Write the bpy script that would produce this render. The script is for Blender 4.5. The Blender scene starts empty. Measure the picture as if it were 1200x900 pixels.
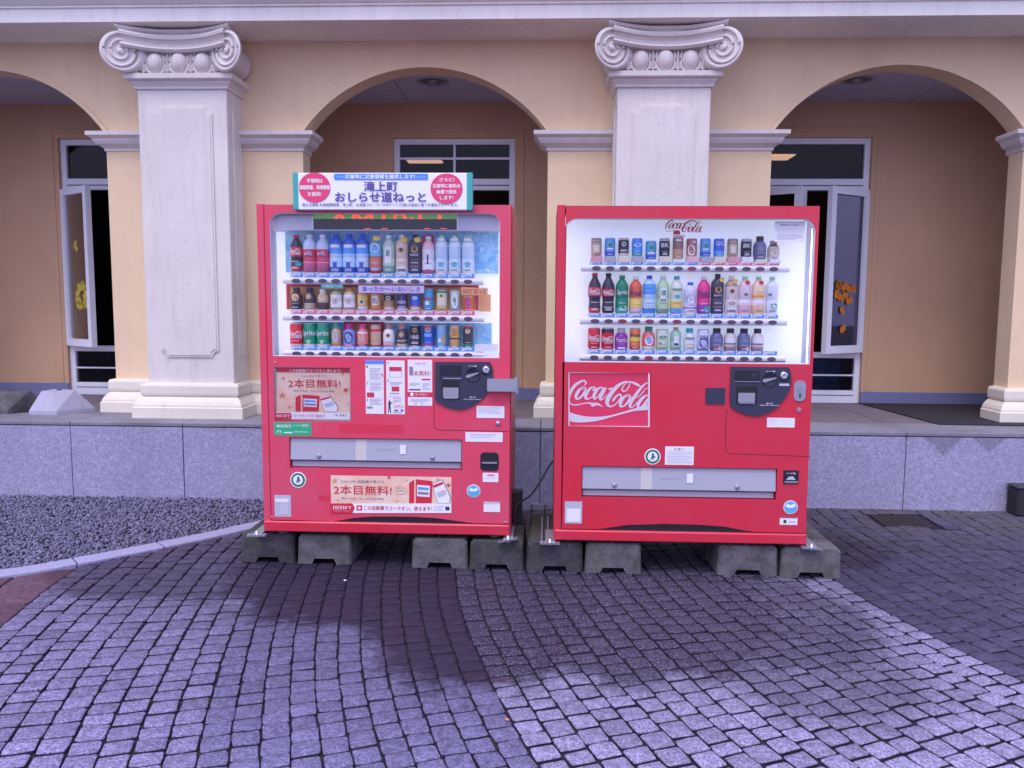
import bpy, math, random
import numpy as np
from mathutils import Vector, Matrix
from mathutils.geometry import tessellate_polygon
random.seed(7)
rng = np.random.default_rng(7)
S = bpy.context.scene
COL = S.collection
R = math.radians
# ------------------------------------------------------------------ camera
F, EYE, YAW, PITCH, ROLL = 950.0, 1.5, R(2.38), R(5.73), R(0.38)
def _basis():
    cy, sy, cp, sp, cr, sr = math.cos(YAW), math.sin(YAW), math.cos(PITCH), math.sin(PITCH), math.cos(ROLL), math.sin(ROLL)
    r = Vector((cy, sy, 0)); f = Vector((-sy, cy, 0)); u = Vector((0, 0, 1))
    d = f*cp - u*sp; u2 = u*cp + f*sp
    return r*cr + u2*sr, u2*cr - r*sr, d
CR, CU, CD = _basis()
cam = bpy.data.cameras.new('camera'); cam.lens = 36*F/1200; cam.sensor_width = 36; cam.clip_end = 500; cam.clip_start = 0.05
camo = bpy.data.objects.new('camera', cam); COL.objects.link(camo)
camo.matrix_world = Matrix(((CR.x, CU.x, -CD.x, 0), (CR.y, CU.y, -CD.y, 0), (CR.z, CU.z, -CD.z, EYE), (0, 0, 0, 1)))
S.camera = camo
# ------------------------------------------------------------------ light (overcast daylight, cool white balance)
W = bpy.data.worlds.new('World'); S.world = W; W.use_nodes = True
nt = W.node_tree; nt.nodes.clear()
SUN_EL, SUN_ROT = 62, 200
sky = nt.nodes.new('ShaderNodeTexSky'); sky.sky_type = 'NISHITA'; sky.sun_disc = False
sky.sun_elevation = R(SUN_EL); sky.sun_rotation = R(SUN_ROT); sky.dust_density = 6; sky.air_density = 1.2
mx = nt.nodes.new('ShaderNodeMix'); mx.data_type = 'RGBA'; mx.inputs[0].default_value = 0.55
mx.inputs[7].default_value = (7.3, 7.7, 14.2, 1)
nt.links.new(sky.outputs[0], mx.inputs[6])
bg = nt.nodes.new('ShaderNodeBackground'); bg.inputs[1].default_value = 0.11
out = nt.nodes.new('ShaderNodeOutputWorld')
nt.links.new(mx.outputs[2], bg.inputs[0]); nt.links.new(bg.outputs[0], out.inputs[0])
sun = bpy.data.lights.new('sun', 'SUN'); sun.energy = 0.7; sun.angle = R(25); sun.color = (1.0, 0.95, 1.12)
suno = bpy.data.objects.new('sun', sun); COL.objects.link(suno)
az = R(SUN_ROT)
sdir = Vector((math.sin(az)*math.cos(R(SUN_EL)), math.cos(az)*math.cos(R(SUN_EL)), math.sin(R(SUN_EL))))
suno.rotation_euler = sdir.to_track_quat('Z', 'Y').to_euler()
S.view_settings.view_transform = 'Standard'; S.view_settings.look = 'None'
S.view_settings.exposure = 0.72; S.view_settings.gamma = 1
S.render.engine = 'CYCLES'
S.cycles.max_bounces = 8; S.cycles.transparent_max_bounces = 12

# ------------------------------------------------------------------ helpers
def at(px, py, Y):
    """photo pixel -> (x, z) where its sight line meets the vertical plane y=Y"""
    v = CD + CR*((px-600)/F) - CU*((py-450)/F)
    k = Y/v.y
    return (v.x*k, EYE+v.z*k)
def on_floor(px, py, z=0.0):
    v = CD + CR*((px-600)/F) - CU*((py-450)/F)
    k = (z-EYE)/v.z
    return (v.x*k, v.y*k)
def proj(x, y, z):
    P = Vector((x, y, z-EYE)); d = P.dot(CD)
    return (600+F*P.dot(CR)/d, 450-F*P.dot(CU)/d, d)

MATS = {}
def lin(c):
    return tuple(((v/12.92) if v <= 0.04045 else ((v+0.055)/1.055)**2.4) for v in c)
def mat(name, col=None, rough=0.5, metal=0.0, emit=None, estr=1.0, spec=0.5, coat=0.0):
    if name in MATS: return MATS[name]
    m = bpy.data.materials.new(name); m.use_nodes = True
    b = m.node_tree.nodes['Principled BSDF']
    b.inputs['Base Color'].default_value = (*col, 1); b.inputs['Roughness'].default_value = rough
    b.inputs['Metallic'].default_value = metal; b.inputs['Specular IOR Level'].default_value = spec
    b.inputs['Coat Weight'].default_value = coat
    if emit is not None:
        b.inputs['Emission Color'].default_value = (*emit, 1); b.inputs['Emission Strength'].default_value = estr
    MATS[name] = m
    return m
class NG:
    """tiny node-building helper"""
    def __init__(s, m):
        s.m = m; s.t = m.node_tree; s.b = s.t.nodes['Principled BSDF']
    def n(s, typ, **kw):
        o = s.t.nodes.new(typ)
        for k, v in kw.items(): setattr(o, k, v)
        return o
    def l(s, a, b): s.t.links.new(a, b)
    def pos(s):
        return s.n('ShaderNodeNewGeometry').outputs['Position']
    def noise(s, scale, detail=4, rough=0.55, vec=None, dist=0.0):
        o = s.n('ShaderNodeTexNoise'); o.inputs['Scale'].default_value = scale; o.inputs['Detail'].default_value = detail
        o.inputs['Roughness'].default_value = rough; o.inputs['Distortion'].default_value = dist
        s.l(vec if vec is not None else s.pos(), o.inputs['Vector']); return o.outputs['Fac']
    def ramp(s, fac, a, b, c0=(0, 0, 0), c1=(1, 1, 1)):
        o = s.n('ShaderNodeValToRGB'); e = o.color_ramp.elements
        e[0].position = a; e[1].position = b; e[0].color = (*c0, 1); e[1].color = (*c1, 1)
        s.l(fac, o.inputs[0]); return o.outputs[0]
    def mix(s, fac, a, b, mode='MIX'):
        o = s.n('ShaderNodeMix'); o.data_type = 'RGBA'; o.blend_type = mode
        for i, v in ((0, fac), (6, a), (7, b)):
            if isinstance(v, (int, float)): o.inputs[i].default_value = v
            elif isinstance(v, tuple): o.inputs[i].default_value = (*v, 1)
            else: s.l(v, o.inputs[i])
        return o.outputs[2]
    def math(s, op, a, b=0.0, clamp=False):
        o = s.n('ShaderNodeMath'); o.operation = op; o.use_clamp = clamp
        for i, v in ((0, a), (1, b)):
            if isinstance(v, (int, float)): o.inputs[i].default_value = v
            else: s.l(v, o.inputs[i])
        return o.outputs[0]
    def bump(s, h, strength, dist=0.01):
        o = s.n('ShaderNodeBump'); o.inputs['Strength'].default_value = strength; o.inputs['Distance'].default_value = dist
        s.l(h, o.inputs['Height']); s.l(o.outputs[0], s.b.inputs['Normal'])
    def scaled(s, vec, sc):
        o = s.n('ShaderNodeVectorMath'); o.operation = 'MULTIPLY'; o.inputs[1].default_value = sc
        s.l(vec, o.inputs[0]); return o.outputs[0]

class MB:
    """collects faces (world space) with a material each; build() links them as ONE mesh object"""
    def __init__(s): s.v = []; s.f = []; s.m = []; s.sm = []
    def add(s, verts, faces, m, smooth=False):
        o = len(s.v); s.v += [tuple(p) for p in verts]
        s.f += [tuple(i+o for i in f) for f in faces]; s.m += [m]*len(faces); s.sm += [smooth]*len(faces)
        return s
    def box(s, x0, x1, y0, y1, z0, z1, m, bev=0.0):
        if bev <= 0:
            v = [(x, y, z) for z in (z0, z1) for y in (y0, y1) for x in (x0, x1)]
            return s.add(v, [(0, 2, 3, 1), (4, 5, 7, 6), (0, 1, 5, 4), (2, 6, 7, 3), (0, 4, 6, 2), (1, 3, 7, 5)], m)
        b = min(bev, (x1-x0)/2.01, (y1-y0)/2.01, (z1-z0)/2.01)
        # convex hull style chamfered box
        v = []; idx = {}
        for ix, x in enumerate((x0, x1)):
            for iy, y in enumerate((y0, y1)):
                for iz, z in enumerate((z0, z1)):
                    dx = b if ix == 0 else -b; dy = b if iy == 0 else -b; dz = b if iz == 0 else -b
                    idx[ix, iy, iz, 'x'] = len(v); v.append((x, y+dy, z+dz))
                    idx[ix, iy, iz, 'y'] = len(v); v.append((x+dx, y, z+dz))
                    idx[ix, iy, iz, 'z'] = len(v); v.append((x+dx, y+dy, z))
        I = idx; f = []
        f.append([I[0, a, c, 'x'] for a, c in ((0, 0), (0, 1), (1, 1), (1, 0))])
        f.append([I[1, a, c, 'x'] for a, c in ((0, 0), (1, 0), (1, 1), (0, 1))])
        f.append([I[a, 0, c, 'y'] for a, c in ((0, 0), (1, 0), (1, 1), (0, 1))])
        f.append([I[a, 1, c, 'y'] for a, c in ((0, 0), (0, 1), (1, 1), (1, 0))])
        f.append([I[a, c, 0, 'z'] for a, c in ((0, 0), (0, 1), (1, 1), (1, 0))])
        f.append([I[a, c, 1, 'z'] for a, c in ((0, 0), (1, 0), (1, 1), (0, 1))])
        for a in (0, 1):
            for c in (0, 1):
                f.append([I[a, c, 0, 'x'], I[a, c, 1, 'x'], I[a, c, 1, 'y'], I[a, c, 0, 'y']])
                f.append([I[a, 0, c, 'x'], I[a, 1, c, 'x'], I[a, 1, c, 'z'], I[a, 0, c, 'z']])
                f.append([I[0, a, c, 'y'], I[1, a, c, 'y'], I[1, a, c, 'z'], I[0, a, c, 'z']])
                for e in (0, 1):
                    f.append([I[a, c, e, 'x'], I[a, c, e, 'y'], I[a, c, e, 'z']])
        return s.add(v, f, m)
    def plate(s, outer, holes, y0, y1, m, side=None):
        """polygon in (x, z) with holes, from y0 (front) to y1 (back)"""
        loops = [outer]+list(holes)
        flat = [p for lp in loops for p in lp]; n = len(flat)
        tris = tessellate_polygon([[Vector((p[0], p[1], 0)) for p in lp] for lp in loops])
        v = [(p[0], y0, p[1]) for p in flat]+[(p[0], y1, p[1]) for p in flat]
        s.add(v, [tuple(t) for t in tris]+[(t[0]+n, t[2]+n, t[1]+n) for t in tris], m)
        f = []; o = 0
        for lp in loops:
            k = len(lp)
            f += [(o+i, o+(i+1) % k, n+o+(i+1) % k, n+o+i) for i in range(k)]; o += k
        return s.add(v, f, side or m)
    def tube(s, pts, r, m, seg=10, caps=True, rf=None):
        pts = [Vector(p) for p in pts]; n = len(pts); v = []; f = []
        up = Vector((0, 0, 1)); 
        for i, p in enumerate(pts):
            t = (pts[min(i+1, n-1)]-pts[max(i-1, 0)]).normalized()
            a = t.cross(up)
            if a.length < 1e-3: a = t.cross(Vector((0, 1, 0)))
            a.normalize(); b = a.cross(t)
            rr = r if rf is None else rf(i/(n-1))
            for k in range(seg):
                an = 2*math.pi*k/seg; v.append(p+a*math.cos(an)*rr+b*math.sin(an)*rr)
        for i in range(n-1):
            for k in range(seg):
                f.append((i*seg+k, i*seg+(k+1) % seg, (i+1)*seg+(k+1) % seg, (i+1)*seg+k))
        s.add(v, f, m, True)
        if caps: s.add(v, [tuple(range(seg)), tuple((n-1)*seg+k for k in range(seg))], m)
        return s
    def lathe(s, cx, cy, prof, mats, seg=18, axis='z', smooth=True):
        """prof: (r, h) list; mats: one per ring step, or a single name"""
        v = []
        for r, h in prof:
            for k in range(seg):
                a = 2*math.pi*k/seg
                if axis == 'z': v.append((cx+r*math.cos(a), cy+r*math.sin(a), h))
                else: v.append((cx+r*math.cos(a), h, cy+r*math.sin(a)))
        o = len(s.v); s.v += v
        for i in range(len(prof)-1):
            mm = mats if isinstance(mats, (str, bpy.types.Material)) else mats[i]
            for k in range(seg):
                s.f.append(tuple(o+j for j in (i*seg+k, i*seg+(k+1) % seg, (i+1)*seg+(k+1) % seg, (i+1)*seg+k)))
                s.m.append(mm); s.sm.append(smooth)
        for i, mm in ((0, mats if isinstance(mats, (str, bpy.types.Material)) else mats[0]), (len(prof)-1, mats if isinstance(mats, (str, bpy.types.Material)) else mats[-1])):
            if prof[i][0] > 1e-4:
                s.f.append(tuple(o+i*seg+k for k in range(seg))); s.m.append(mm); s.sm.append(False)
        return s
    def rings(s, x0, x1, y0, y1, prof, m):
        """rectangular footprint swept through (offset, z) steps: plinths, mouldings"""
        v = []; f = []
        for o, z in prof: v += [(x0-o, y0-o, z), (x1+o, y0-o, z), (x1+o, y1, z), (x0-o, y1, z)]
        for i in range(len(prof)-1):
            for k in range(4): f.append((i*4+k, i*4+(k+1) % 4, i*4+4+(k+1) % 4, i*4+4+k))
        f += [(3, 2, 1, 0), tuple(len(v)-4+k for k in range(4))]
        return s.add(v, f, m)
    def build(s, name, parent=None, smooth=None):
        V = np.array(s.v); c = (V.min(0)+V.max(0))/2
        me = bpy.data.meshes.new(name)
        me.from_pydata((V-c).tolist(), [], s.f)
        names = []; idx = []
        for m in s.m:
            mm = MATS[m] if isinstance(m, str) else m
            if mm not in names: names.append(mm)
            idx.append(names.index(mm))
        for mm in names: me.materials.append(mm)
        me.polygons.foreach_set('material_index', idx)
        me.polygons.foreach_set('use_smooth', [bool(x) for x in s.sm])
        me.update()
        o = bpy.data.objects.new(name, me); COL.objects.link(o)
        place(o, Vector(c), parent)
        return o
WL = {}
def place(o, w, parent=None):
    WL[o.name] = w.copy()
    if parent is not None:
        o.parent = parent; o.location = w-WL[parent.name]
    else: o.location = w
def empty(name, loc):
    o = bpy.data.objects.new(name, None); o.empty_display_size = 0.1; COL.objects.link(o); place(o, Vector(loc)); return o
def tag(o, label=None, cat=None, group=None, kind=None):
    for k, v in (('label', label), ('category', cat), ('group', group), ('kind', kind)):
        if v: o[k] = v
    return o
def copy_tree(o, dx, dy=0.0, dz=0.0, parent=None):
    c = o.copy(); COL.objects.link(c)
    if parent is None: c.location = o.location+Vector((dx, dy, dz)); WL[c.name] = WL[o.name]+Vector((dx, dy, dz))
    else: c.parent = parent
    for ch in list(o.children): copy_tree(ch, 0, 0, 0, c)
    return c
def smooth_loop(pts, n=6, closed=True):
    out = []; k = len(pts)
    for i in range(k if closed else k-1):
        p = [Vector(pts[(i+j) % k] if closed else pts[max(0, min(k-1, i+j))]) for j in (-1, 0, 1, 2)]
        for s_ in range(n):
            t = s_/n
            out.append(0.5*((2*p[1])+(p[2]-p[0])*t+(2*p[0]-5*p[1]+4*p[2]-p[3])*t*t+(3*p[1]-p[0]-3*p[2]+p[3])*t**3))
    if not closed: out.append(Vector(pts[-1]))
    return out
def rrect(x0, z0, x1, z1, r, n=6, corners=(1, 1, 1, 1)):
    """rounded rectangle; corners: bottom-left, bottom-right, top-right, top-left"""
    out = []
    for (cx, cz, a0, on, X, Z) in ((x0+r, z0+r, 180, corners[0], x0, z0), (x1-r, z0+r, 270, corners[1], x1, z0), (x1-r, z1-r, 0, corners[2], x1, z1), (x0+r, z1-r, 90, corners[3], x0, z1)):
        if on:
            for i in range(n+1):
                a = R(a0+90*i/n); out.append((cx+r*math.cos(a), cz+r*math.sin(a)))
        else: out.append((X, Z))
    return out
def disc(cx, cz, r, n=24, rz=None):
    rz = rz or r
    return [(cx+r*math.cos(2*math.pi*i/n), cz+rz*math.sin(2*math.pi*i/n)) for i in range(n)]
TXT = {}
def text_geo(s, bold=0.0):
    """glyph outlines -> flat triangles, normalised: x from 0..w, z cap height about 0..1"""
    key = (s, bold)
    if key in TXT: return TXT[key]
    cu = bpy.data.curves.new('t', 'FONT'); cu.body = s; cu.size = 1; cu.resolution_u = 2; cu.fill_mode = 'FRONT'
    ob = bpy.data.objects.new('t', cu); COL.objects.link(ob)
    dg = bpy.context.evaluated_depsgraph_get(); dg.update()
    me = bpy.data.meshes.new_from_object(ob.evaluated_get(dg))
    v = np.array([tuple(p.co) for p in me.vertices]) if len(me.vertices) else np.zeros((0, 3))
    f = [tuple(p.vertices) for p in me.polygons]
    bpy.data.objects.remove(ob); bpy.data.curves.remove(cu); bpy.data.meshes.remove(me)
    TXT[key] = (v, f)
    return v, f
def text(mb, s, x0, x1, z0, z1, y, m, bold=0.0):
    """stretch the lettering into the box x0..x1, z0..z1 on the plane y (facing -y)"""
    v, f = text_geo(s, bold)
    if len(v) == 0: return
    a, b = v.min(0), v.max(0); w = max(b-a, key=abs)
    X = x0+(v[:, 0]-a[0])/(b[0]-a[0])*(x1-x0); Z = z0+(v[:, 1]-a[1])/(b[1]-a[1])*(z1-z0)
    bw = bold*0.62*(z1-z0)
    sh = [(0, 0)] if bw <= 0 else [(0, 0), (bw, 0), (-bw, 0), (0, bw*0.7), (0, -bw*0.7)]
    for k, (sx_, sz_) in enumerate(sh):
        mb.add([(X[i]+sx_, y-k*0.00005, Z[i]+sz_) for i in range(len(v))], f, m)

# ------------------------------------------------------------------ materials
def stucco(name, col, bump=0.35, dirt=0.5, scale=55, vary=0.10):
    m = mat(name, col, 0.85, spec=0.3); g = NG(m)
    p = g.pos()
    big = g.noise(1.3, 5, 0.6, p)
    c = g.mix(g.ramp(big, 0.3, 0.75), tuple(x*(1-vary) for x in col), tuple(min(1, x*(1+vary*0.6)) for x in col))
    streak = g.noise(6, 5, 0.65, g.scaled(p, (3.0, 3.0, 0.35)))
    c = g.mix(g.math('MULTIPLY', g.ramp(streak, 0.50, 0.76), dirt*0.55), c, tuple(x*0.55 for x in col))
    specks = g.ramp(g.noise(34, 3, 0.6, p), 0.665, 0.73)
    c = g.mix(g.math('MULTIPLY', specks, dirt*0.6), c, (0.13, 0.10, 0.10))
    g.l(c, g.b.inputs['Base Color'])
    g.bump(g.noise(scale, 4, 0.6, p), bump, 0.006)
    return m
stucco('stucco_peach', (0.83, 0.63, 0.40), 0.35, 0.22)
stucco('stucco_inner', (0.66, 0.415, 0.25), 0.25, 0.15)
stucco('stucco_white', (0.74, 0.69, 0.63), 0.40, 0.55, 45)
stucco('stucco_capital', (0.72, 0.66, 0.62), 0.22, 0.5, 80)
stucco('stucco_base', (0.78, 0.72, 0.60), 0.25, 0.35, 70)
stucco('cornice_white', (0.88, 0.84, 0.77), 0.15, 0.55, 60)
def granite(name, col, sp=160, contrast=0.45, rough=0.75, stain=0.3, bump=0.12):
    m = mat(name, col, rough); g = NG(m); p = g.pos()
    a = g.noise(sp, 3, 0.75, p); b = g.noise(sp*0.35, 3, 0.6, p)
    c = g.mix(g.ramp(a, 0.36, 0.64), tuple(x*(1-contrast) for x in col), tuple(min(1, x*(1+contrast)) for x in col))
    c = g.mix(g.math('MULTIPLY', g.ramp(b, 0.4, 0.62), 0.35), c, tuple(x*0.72 for x in col))
    st = g.ramp(g.noise(1.7, 5, 0.6, p), 0.42, 0.72)
    c = g.mix(g.math('MULTIPLY', st, stain), c, tuple(x*0.5 for x in col))
    g.l(c, g.b.inputs['Base Color']); g.bump(a, bump, 0.004)
    return m, g, c
granite('granite_face', (0.35, 0.34, 0.48), 70, 0.32, 0.7, 0.28)
granite('granite_top', (0.25, 0.24, 0.29), 110, 0.25, 0.8, 0.8)
granite('kerb_granite', (0.33, 0.32, 0.46), 120, 0.2, 0.75, 0.15)
granite('floor_tile', (0.20, 0.165, 0.19), 60, 0.2, 0.6, 0.6)
# wet triangle drips under the coping on the right of the plinth face
def drips():
    m = MATS['granite_face']; g = NG(m)
    old = g.b.inputs['Base Color'].links[0].from_socket
    sx = g.n('ShaderNodeSeparateXYZ'); g.l(g.pos(), sx.inputs[0])
    res = None
    for cx, w, h in ((at(1106, 515, 5.98)[0], 0.16, 0.155), (at(1160, 515, 5.98)[0], 0.15, 0.13), (at(548, 500, 5.98)[0], 0.1, 0.1)):
        dx = g.math('ABSOLUTE', g.math('ADD', sx.outputs[0], -cx))
        lim = g.math('ADD', g.math('MULTIPLY', g.math('ADD', sx.outputs[2], -(0.575-h)), w/h), g.math('MULTIPLY', g.noise(12, 3), 0.05))
        k = g.math('MULTIPLY', g.math('SUBTRACT', lim, dx), 40.0, True)
        res = k if res is None else g.math('MAXIMUM', res, k)
    g.l(g.mix(g.math('MULTIPLY', res, 0.40), old, (0.07, 0.065, 0.08)), g.b.inputs['Base Color'])
drips()
def concrete(name, col, moss=0.5):
    m = mat(name, col, 0.9, spec=0.2); g = NG(m); p = g.pos()
    c = g.mix(g.ramp(g.noise(9, 6, 0.7, p), 0.35, 0.7), tuple(x*0.45 for x in col), tuple(x*1.25 for x in col))
    c = g.mix(g.math('MULTIPLY', g.ramp(g.noise(4.3, 4, 0.6, p), 0.52, 0.66), moss), c, (0.07, 0.11, 0.045))
    c = g.mix(g.math('MULTIPLY', g.ramp(g.noise(90, 3, 0.6, p), 0.5, 0.7), 0.5), c, tuple(x*0.4 for x in col))
    g.l(c, g.b.inputs['Base Color']); g.bump(g.noise(70, 5, 0.7, p), 0.5, 0.006)
concrete('block_concrete', (0.165, 0.15, 0.16), 0.35)
stucco('weight_light', (0.42, 0.42, 0.50), 0.25, 0.4)
concrete('block_damp', (0.085, 0.078, 0.085), 0.6)
concrete('weight_dark', (0.13, 0.12, 0.13), 0.1)

# wet, reddish stain before the machines plus a broad darker area (paving), in ground metres
def wet_dark_mask(g):
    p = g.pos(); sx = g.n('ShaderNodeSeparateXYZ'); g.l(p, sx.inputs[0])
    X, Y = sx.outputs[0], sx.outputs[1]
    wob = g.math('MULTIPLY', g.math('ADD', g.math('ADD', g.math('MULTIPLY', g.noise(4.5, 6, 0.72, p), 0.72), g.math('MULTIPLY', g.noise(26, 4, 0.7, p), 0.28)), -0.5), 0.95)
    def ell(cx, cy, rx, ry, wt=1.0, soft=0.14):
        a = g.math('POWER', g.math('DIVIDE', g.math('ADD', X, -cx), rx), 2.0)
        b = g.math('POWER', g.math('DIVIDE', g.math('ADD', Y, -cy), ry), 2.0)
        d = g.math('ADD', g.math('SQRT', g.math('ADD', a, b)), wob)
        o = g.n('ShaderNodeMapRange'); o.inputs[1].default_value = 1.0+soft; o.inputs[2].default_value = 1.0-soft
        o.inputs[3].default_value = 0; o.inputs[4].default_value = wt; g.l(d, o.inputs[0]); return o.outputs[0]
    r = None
    for e in WET_DARK:
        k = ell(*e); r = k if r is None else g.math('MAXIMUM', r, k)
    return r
WET_DARK = [(-1.0, 4.55, 0.90, 1.0), (-0.28, 3.95, 0.60, 1.0), (0.38, 3.95, 0.85, 0.90, 0.95), (1.0, 3.8, 0.60, 0.65, 0.85), (1.12, 3.2, 0.45, 0.42, 0.65, 0.3), (-2.05, 4.42, 0.80, 0.60, 0.85), (0.0, 5.0, 2.2, 0.85), (-0.3, 4.7, 3.1, 1.65, 0.55, 0.5)]  # last entry: wide soft darkening of the paving around the machines
def sett_mat(name, light, dark, wetcol, speck):
    m = mat(name, light, 0.8, spec=0.18); g = NG(m); p = g.pos()
    at_ = g.n('ShaderNodeAttribute'); at_.attribute_name = 'tone'
    a = g.noise(105, 4, 0.75, p); b = g.noise(30, 5, 0.7, p)
    c = g.mix(g.ramp(a, 0.37, 0.58), dark, light)
    c = g.mix(g.math('MULTIPLY', g.ramp(b, 0.44, 0.62), 0.70), c, tuple(x*0.36 for x in light))
    t = g.n('ShaderNodeMapRange'); t.inputs[3].default_value = 0.72; t.inputs[4].default_value = 1.18; g.l(at_.outputs['Fac'], t.inputs[0])
    o = g.n('ShaderNodeVectorMath'); o.operation = 'SCALE'; g.l(c, o.inputs[0]); g.l(t.outputs[0], o.inputs['Scale'])
    c = o.outputs[0]
    w = wet_dark_mask(g)
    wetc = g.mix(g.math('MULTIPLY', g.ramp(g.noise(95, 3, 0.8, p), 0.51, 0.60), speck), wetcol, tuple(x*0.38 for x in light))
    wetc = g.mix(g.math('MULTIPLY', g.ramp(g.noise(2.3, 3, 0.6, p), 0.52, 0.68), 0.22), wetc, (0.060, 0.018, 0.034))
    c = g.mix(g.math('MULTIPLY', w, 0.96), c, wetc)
    # mossy green tinge towards the plinth on the right and by the drain
    sx = g.n('ShaderNodeSeparateXYZ'); g.l(p, sx.inputs[0])
    mo = g.n('ShaderNodeMapRange'); mo.inputs[1].default_value = 4.7; mo.inputs[2].default_value = 5.9; g.l(sx.outputs[1], mo.inputs[0])
    c = g.mix(g.math('MULTIPLY', g.math('MULTIPLY', mo.outputs[0], g.ramp(g.noise(3, 4, 0.6, p), 0.3, 0.6)), 0.55), c, (0.115, 0.105, 0.07))
    g.l(c, g.b.inputs['Base Color'])
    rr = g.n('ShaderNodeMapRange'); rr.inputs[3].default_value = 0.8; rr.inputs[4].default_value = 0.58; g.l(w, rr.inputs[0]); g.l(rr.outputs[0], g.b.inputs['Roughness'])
    g.bump(g.math('ADD', g.math('MULTIPLY', a, 0.6), g.noise(30, 4, 0.6, p)), 0.6, 0.007)
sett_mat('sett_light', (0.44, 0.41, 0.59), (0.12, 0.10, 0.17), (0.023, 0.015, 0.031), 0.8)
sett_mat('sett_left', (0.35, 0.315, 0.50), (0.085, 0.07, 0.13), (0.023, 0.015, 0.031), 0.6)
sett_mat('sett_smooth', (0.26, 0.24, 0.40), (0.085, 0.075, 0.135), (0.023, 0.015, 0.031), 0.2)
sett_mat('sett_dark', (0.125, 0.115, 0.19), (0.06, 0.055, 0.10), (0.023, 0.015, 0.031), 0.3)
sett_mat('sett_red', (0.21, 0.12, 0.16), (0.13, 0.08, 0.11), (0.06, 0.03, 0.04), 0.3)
m = mat('joint', (0.03, 0.024, 0.04), 0.95, spec=0.2); g = NG(m); p = g.pos()
c = g.mix(g.ramp(g.noise(5, 4, 0.6, p), 0.52, 0.68), (0.028, 0.022, 0.040), (0.040, 0.035, 0.032)); g.l(c, g.b.inputs['Base Color'])
m = mat('ground_far', (0.09, 0.085, 0.11), 0.9); g = NG(m)
g.l(g.mix(g.ramp(g.noise(60, 4), 0.4, 0.6), (0.06, 0.055, 0.075), (0.13, 0.12, 0.155)), g.b.inputs['Base Color'])
m = mat('gravel', (0.2, 0.2, 0.25), 0.85); g = NG(m)
a_ = g.n('ShaderNodeAttribute'); a_.attribute_name = 'tone'
g.l(g.mix(a_.outputs['Fac'], (0.10, 0.097, 0.155), (0.25, 0.24, 0.36)), g.b.inputs['Base Color']); g.bump(g.noise(150, 2), 0.4, 0.003)
def red_paint(name, col):
    m = mat(name, col, 0.42, coat=0.15, spec=0.5); g = NG(m); p = g.pos()
    c = g.mix(g.ramp(g.noise(2.2, 4, 0.6, p), 0.35, 0.7), col, (col[0]*0.90, col[1]*1.5+0.01, col[2]*1.35+0.01))
    st = g.ramp(g.noise(7, 5, 0.7, g.scaled(p, (2.5, 2.5, 0.4))), 0.60, 0.85)
    c = g.mix(g.math('MULTIPLY', st, 0.40), c, (0.30, 0.06, 0.06))
    g.l(c, g.b.inputs['Base Color'])
    r = g.ramp(g.noise(12, 4, 0.6, p), 0.3, 0.8, (0.36,)*3, (0.52,)*3); g.l(r, g.b.inputs['Roughness'])
    g.bump(g.noise(9, 2, 0.5, p), 0.02, 0.01)
red_paint('machine_red', (0.64, 0.016, 0.042))
red_paint('machine_red_faded', (0.72, 0.046, 0.095))
red_paint('machine_red_side', (0.55, 0.022, 0.04))
mat('seam', (0.10, 0.012, 0.016), 0.7)
mat('display_white', (0.80, 0.80, 0.88), 0.5, emit=(0.74, 0.84, 1.0), estr=0.26)
mat('tube_lamp', (0.9, 0.9, 0.9), 0.4, emit=(0.93, 0.95, 1.0), estr=4.5)
mat('housing_white', (0.62, 0.62, 0.72), 0.45)
mat('bar_white', (0.88, 0.87, 0.9), 0.35)
mat('btn', (0.10, 0.07, 0.10), 0.3); mat('btn_red', (0.28, 0.05, 0.08), 0.3)
mat('white', (0.85, 0.84, 0.86), 0.4); mat('paper', (0.80, 0.79, 0.83), 0.6)
mat('black', (0.012, 0.011, 0.014), 0.5); mat('dark_navy', (0.035, 0.035, 0.07), 0.42)
mat('navy2', (0.018, 0.018, 0.035), 0.3); mat('charcoal', (0.04, 0.04, 0.05), 0.6)
mat('steel', (0.55, 0.55, 0.6), 0.32, 0.85); mat('steel_dull', (0.36, 0.36, 0.41), 0.5, 0.6)
mat('plastic_flap', (0.40, 0.40, 0.47), 0.25); mat('faint_ink', (0.36, 0.34, 0.42), 0.6); mat('flap_strip', (0.55, 0.52, 0.50), 0.6); mat('flap_dark', (0.10, 0.10, 0.14), 0.4)
mat('sticker_grey', (0.52, 0.52, 0.58), 0.5); mat('silver_film', (0.60, 0.62, 0.70), 0.3, 0.3)
mat('teal', (0.05, 0.40, 0.36), 0.5); mat('pink', (0.78, 0.05, 0.17), 0.5); mat('sky_blue', (0.08, 0.28, 0.80), 0.5)
mat('sign_white', (0.86, 0.87, 0.86), 0.45); mat('purple_ink', (0.10, 0.07, 0.33), 0.5)
mat('eco_green', (0.02, 0.42, 0.19), 0.5); mat('dark_green', (0.01, 0.16, 0.09), 0.5)
mat('red_ink', (0.62, 0.03, 0.06), 0.5); mat('logo_red', (0.66, 0.025, 0.06), 0.4); mat('panel_red', (0.70, 0.04, 0.11), 0.4, emit=(1.0, 0.06, 0.17), estr=0.10); mat('ink', (0.05, 0.04, 0.06), 0.6)
mat('orange_poster', (0.80, 0.42, 0.20), 0.5); mat('grey_ink', (0.25, 0.23, 0.28), 0.6); mat('leaf_orange', (0.72, 0.20, 0.10), 0.6)
mat('led_red', (0.7, 0.06, 0.04), 0.5, emit=(1.0, 0.12, 0.08), estr=0.55)
mat('cyan_sticker', (0.10, 0.42, 0.68), 0.5); mat('gold', (0.62, 0.36, 0.08), 0.4)
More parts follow.
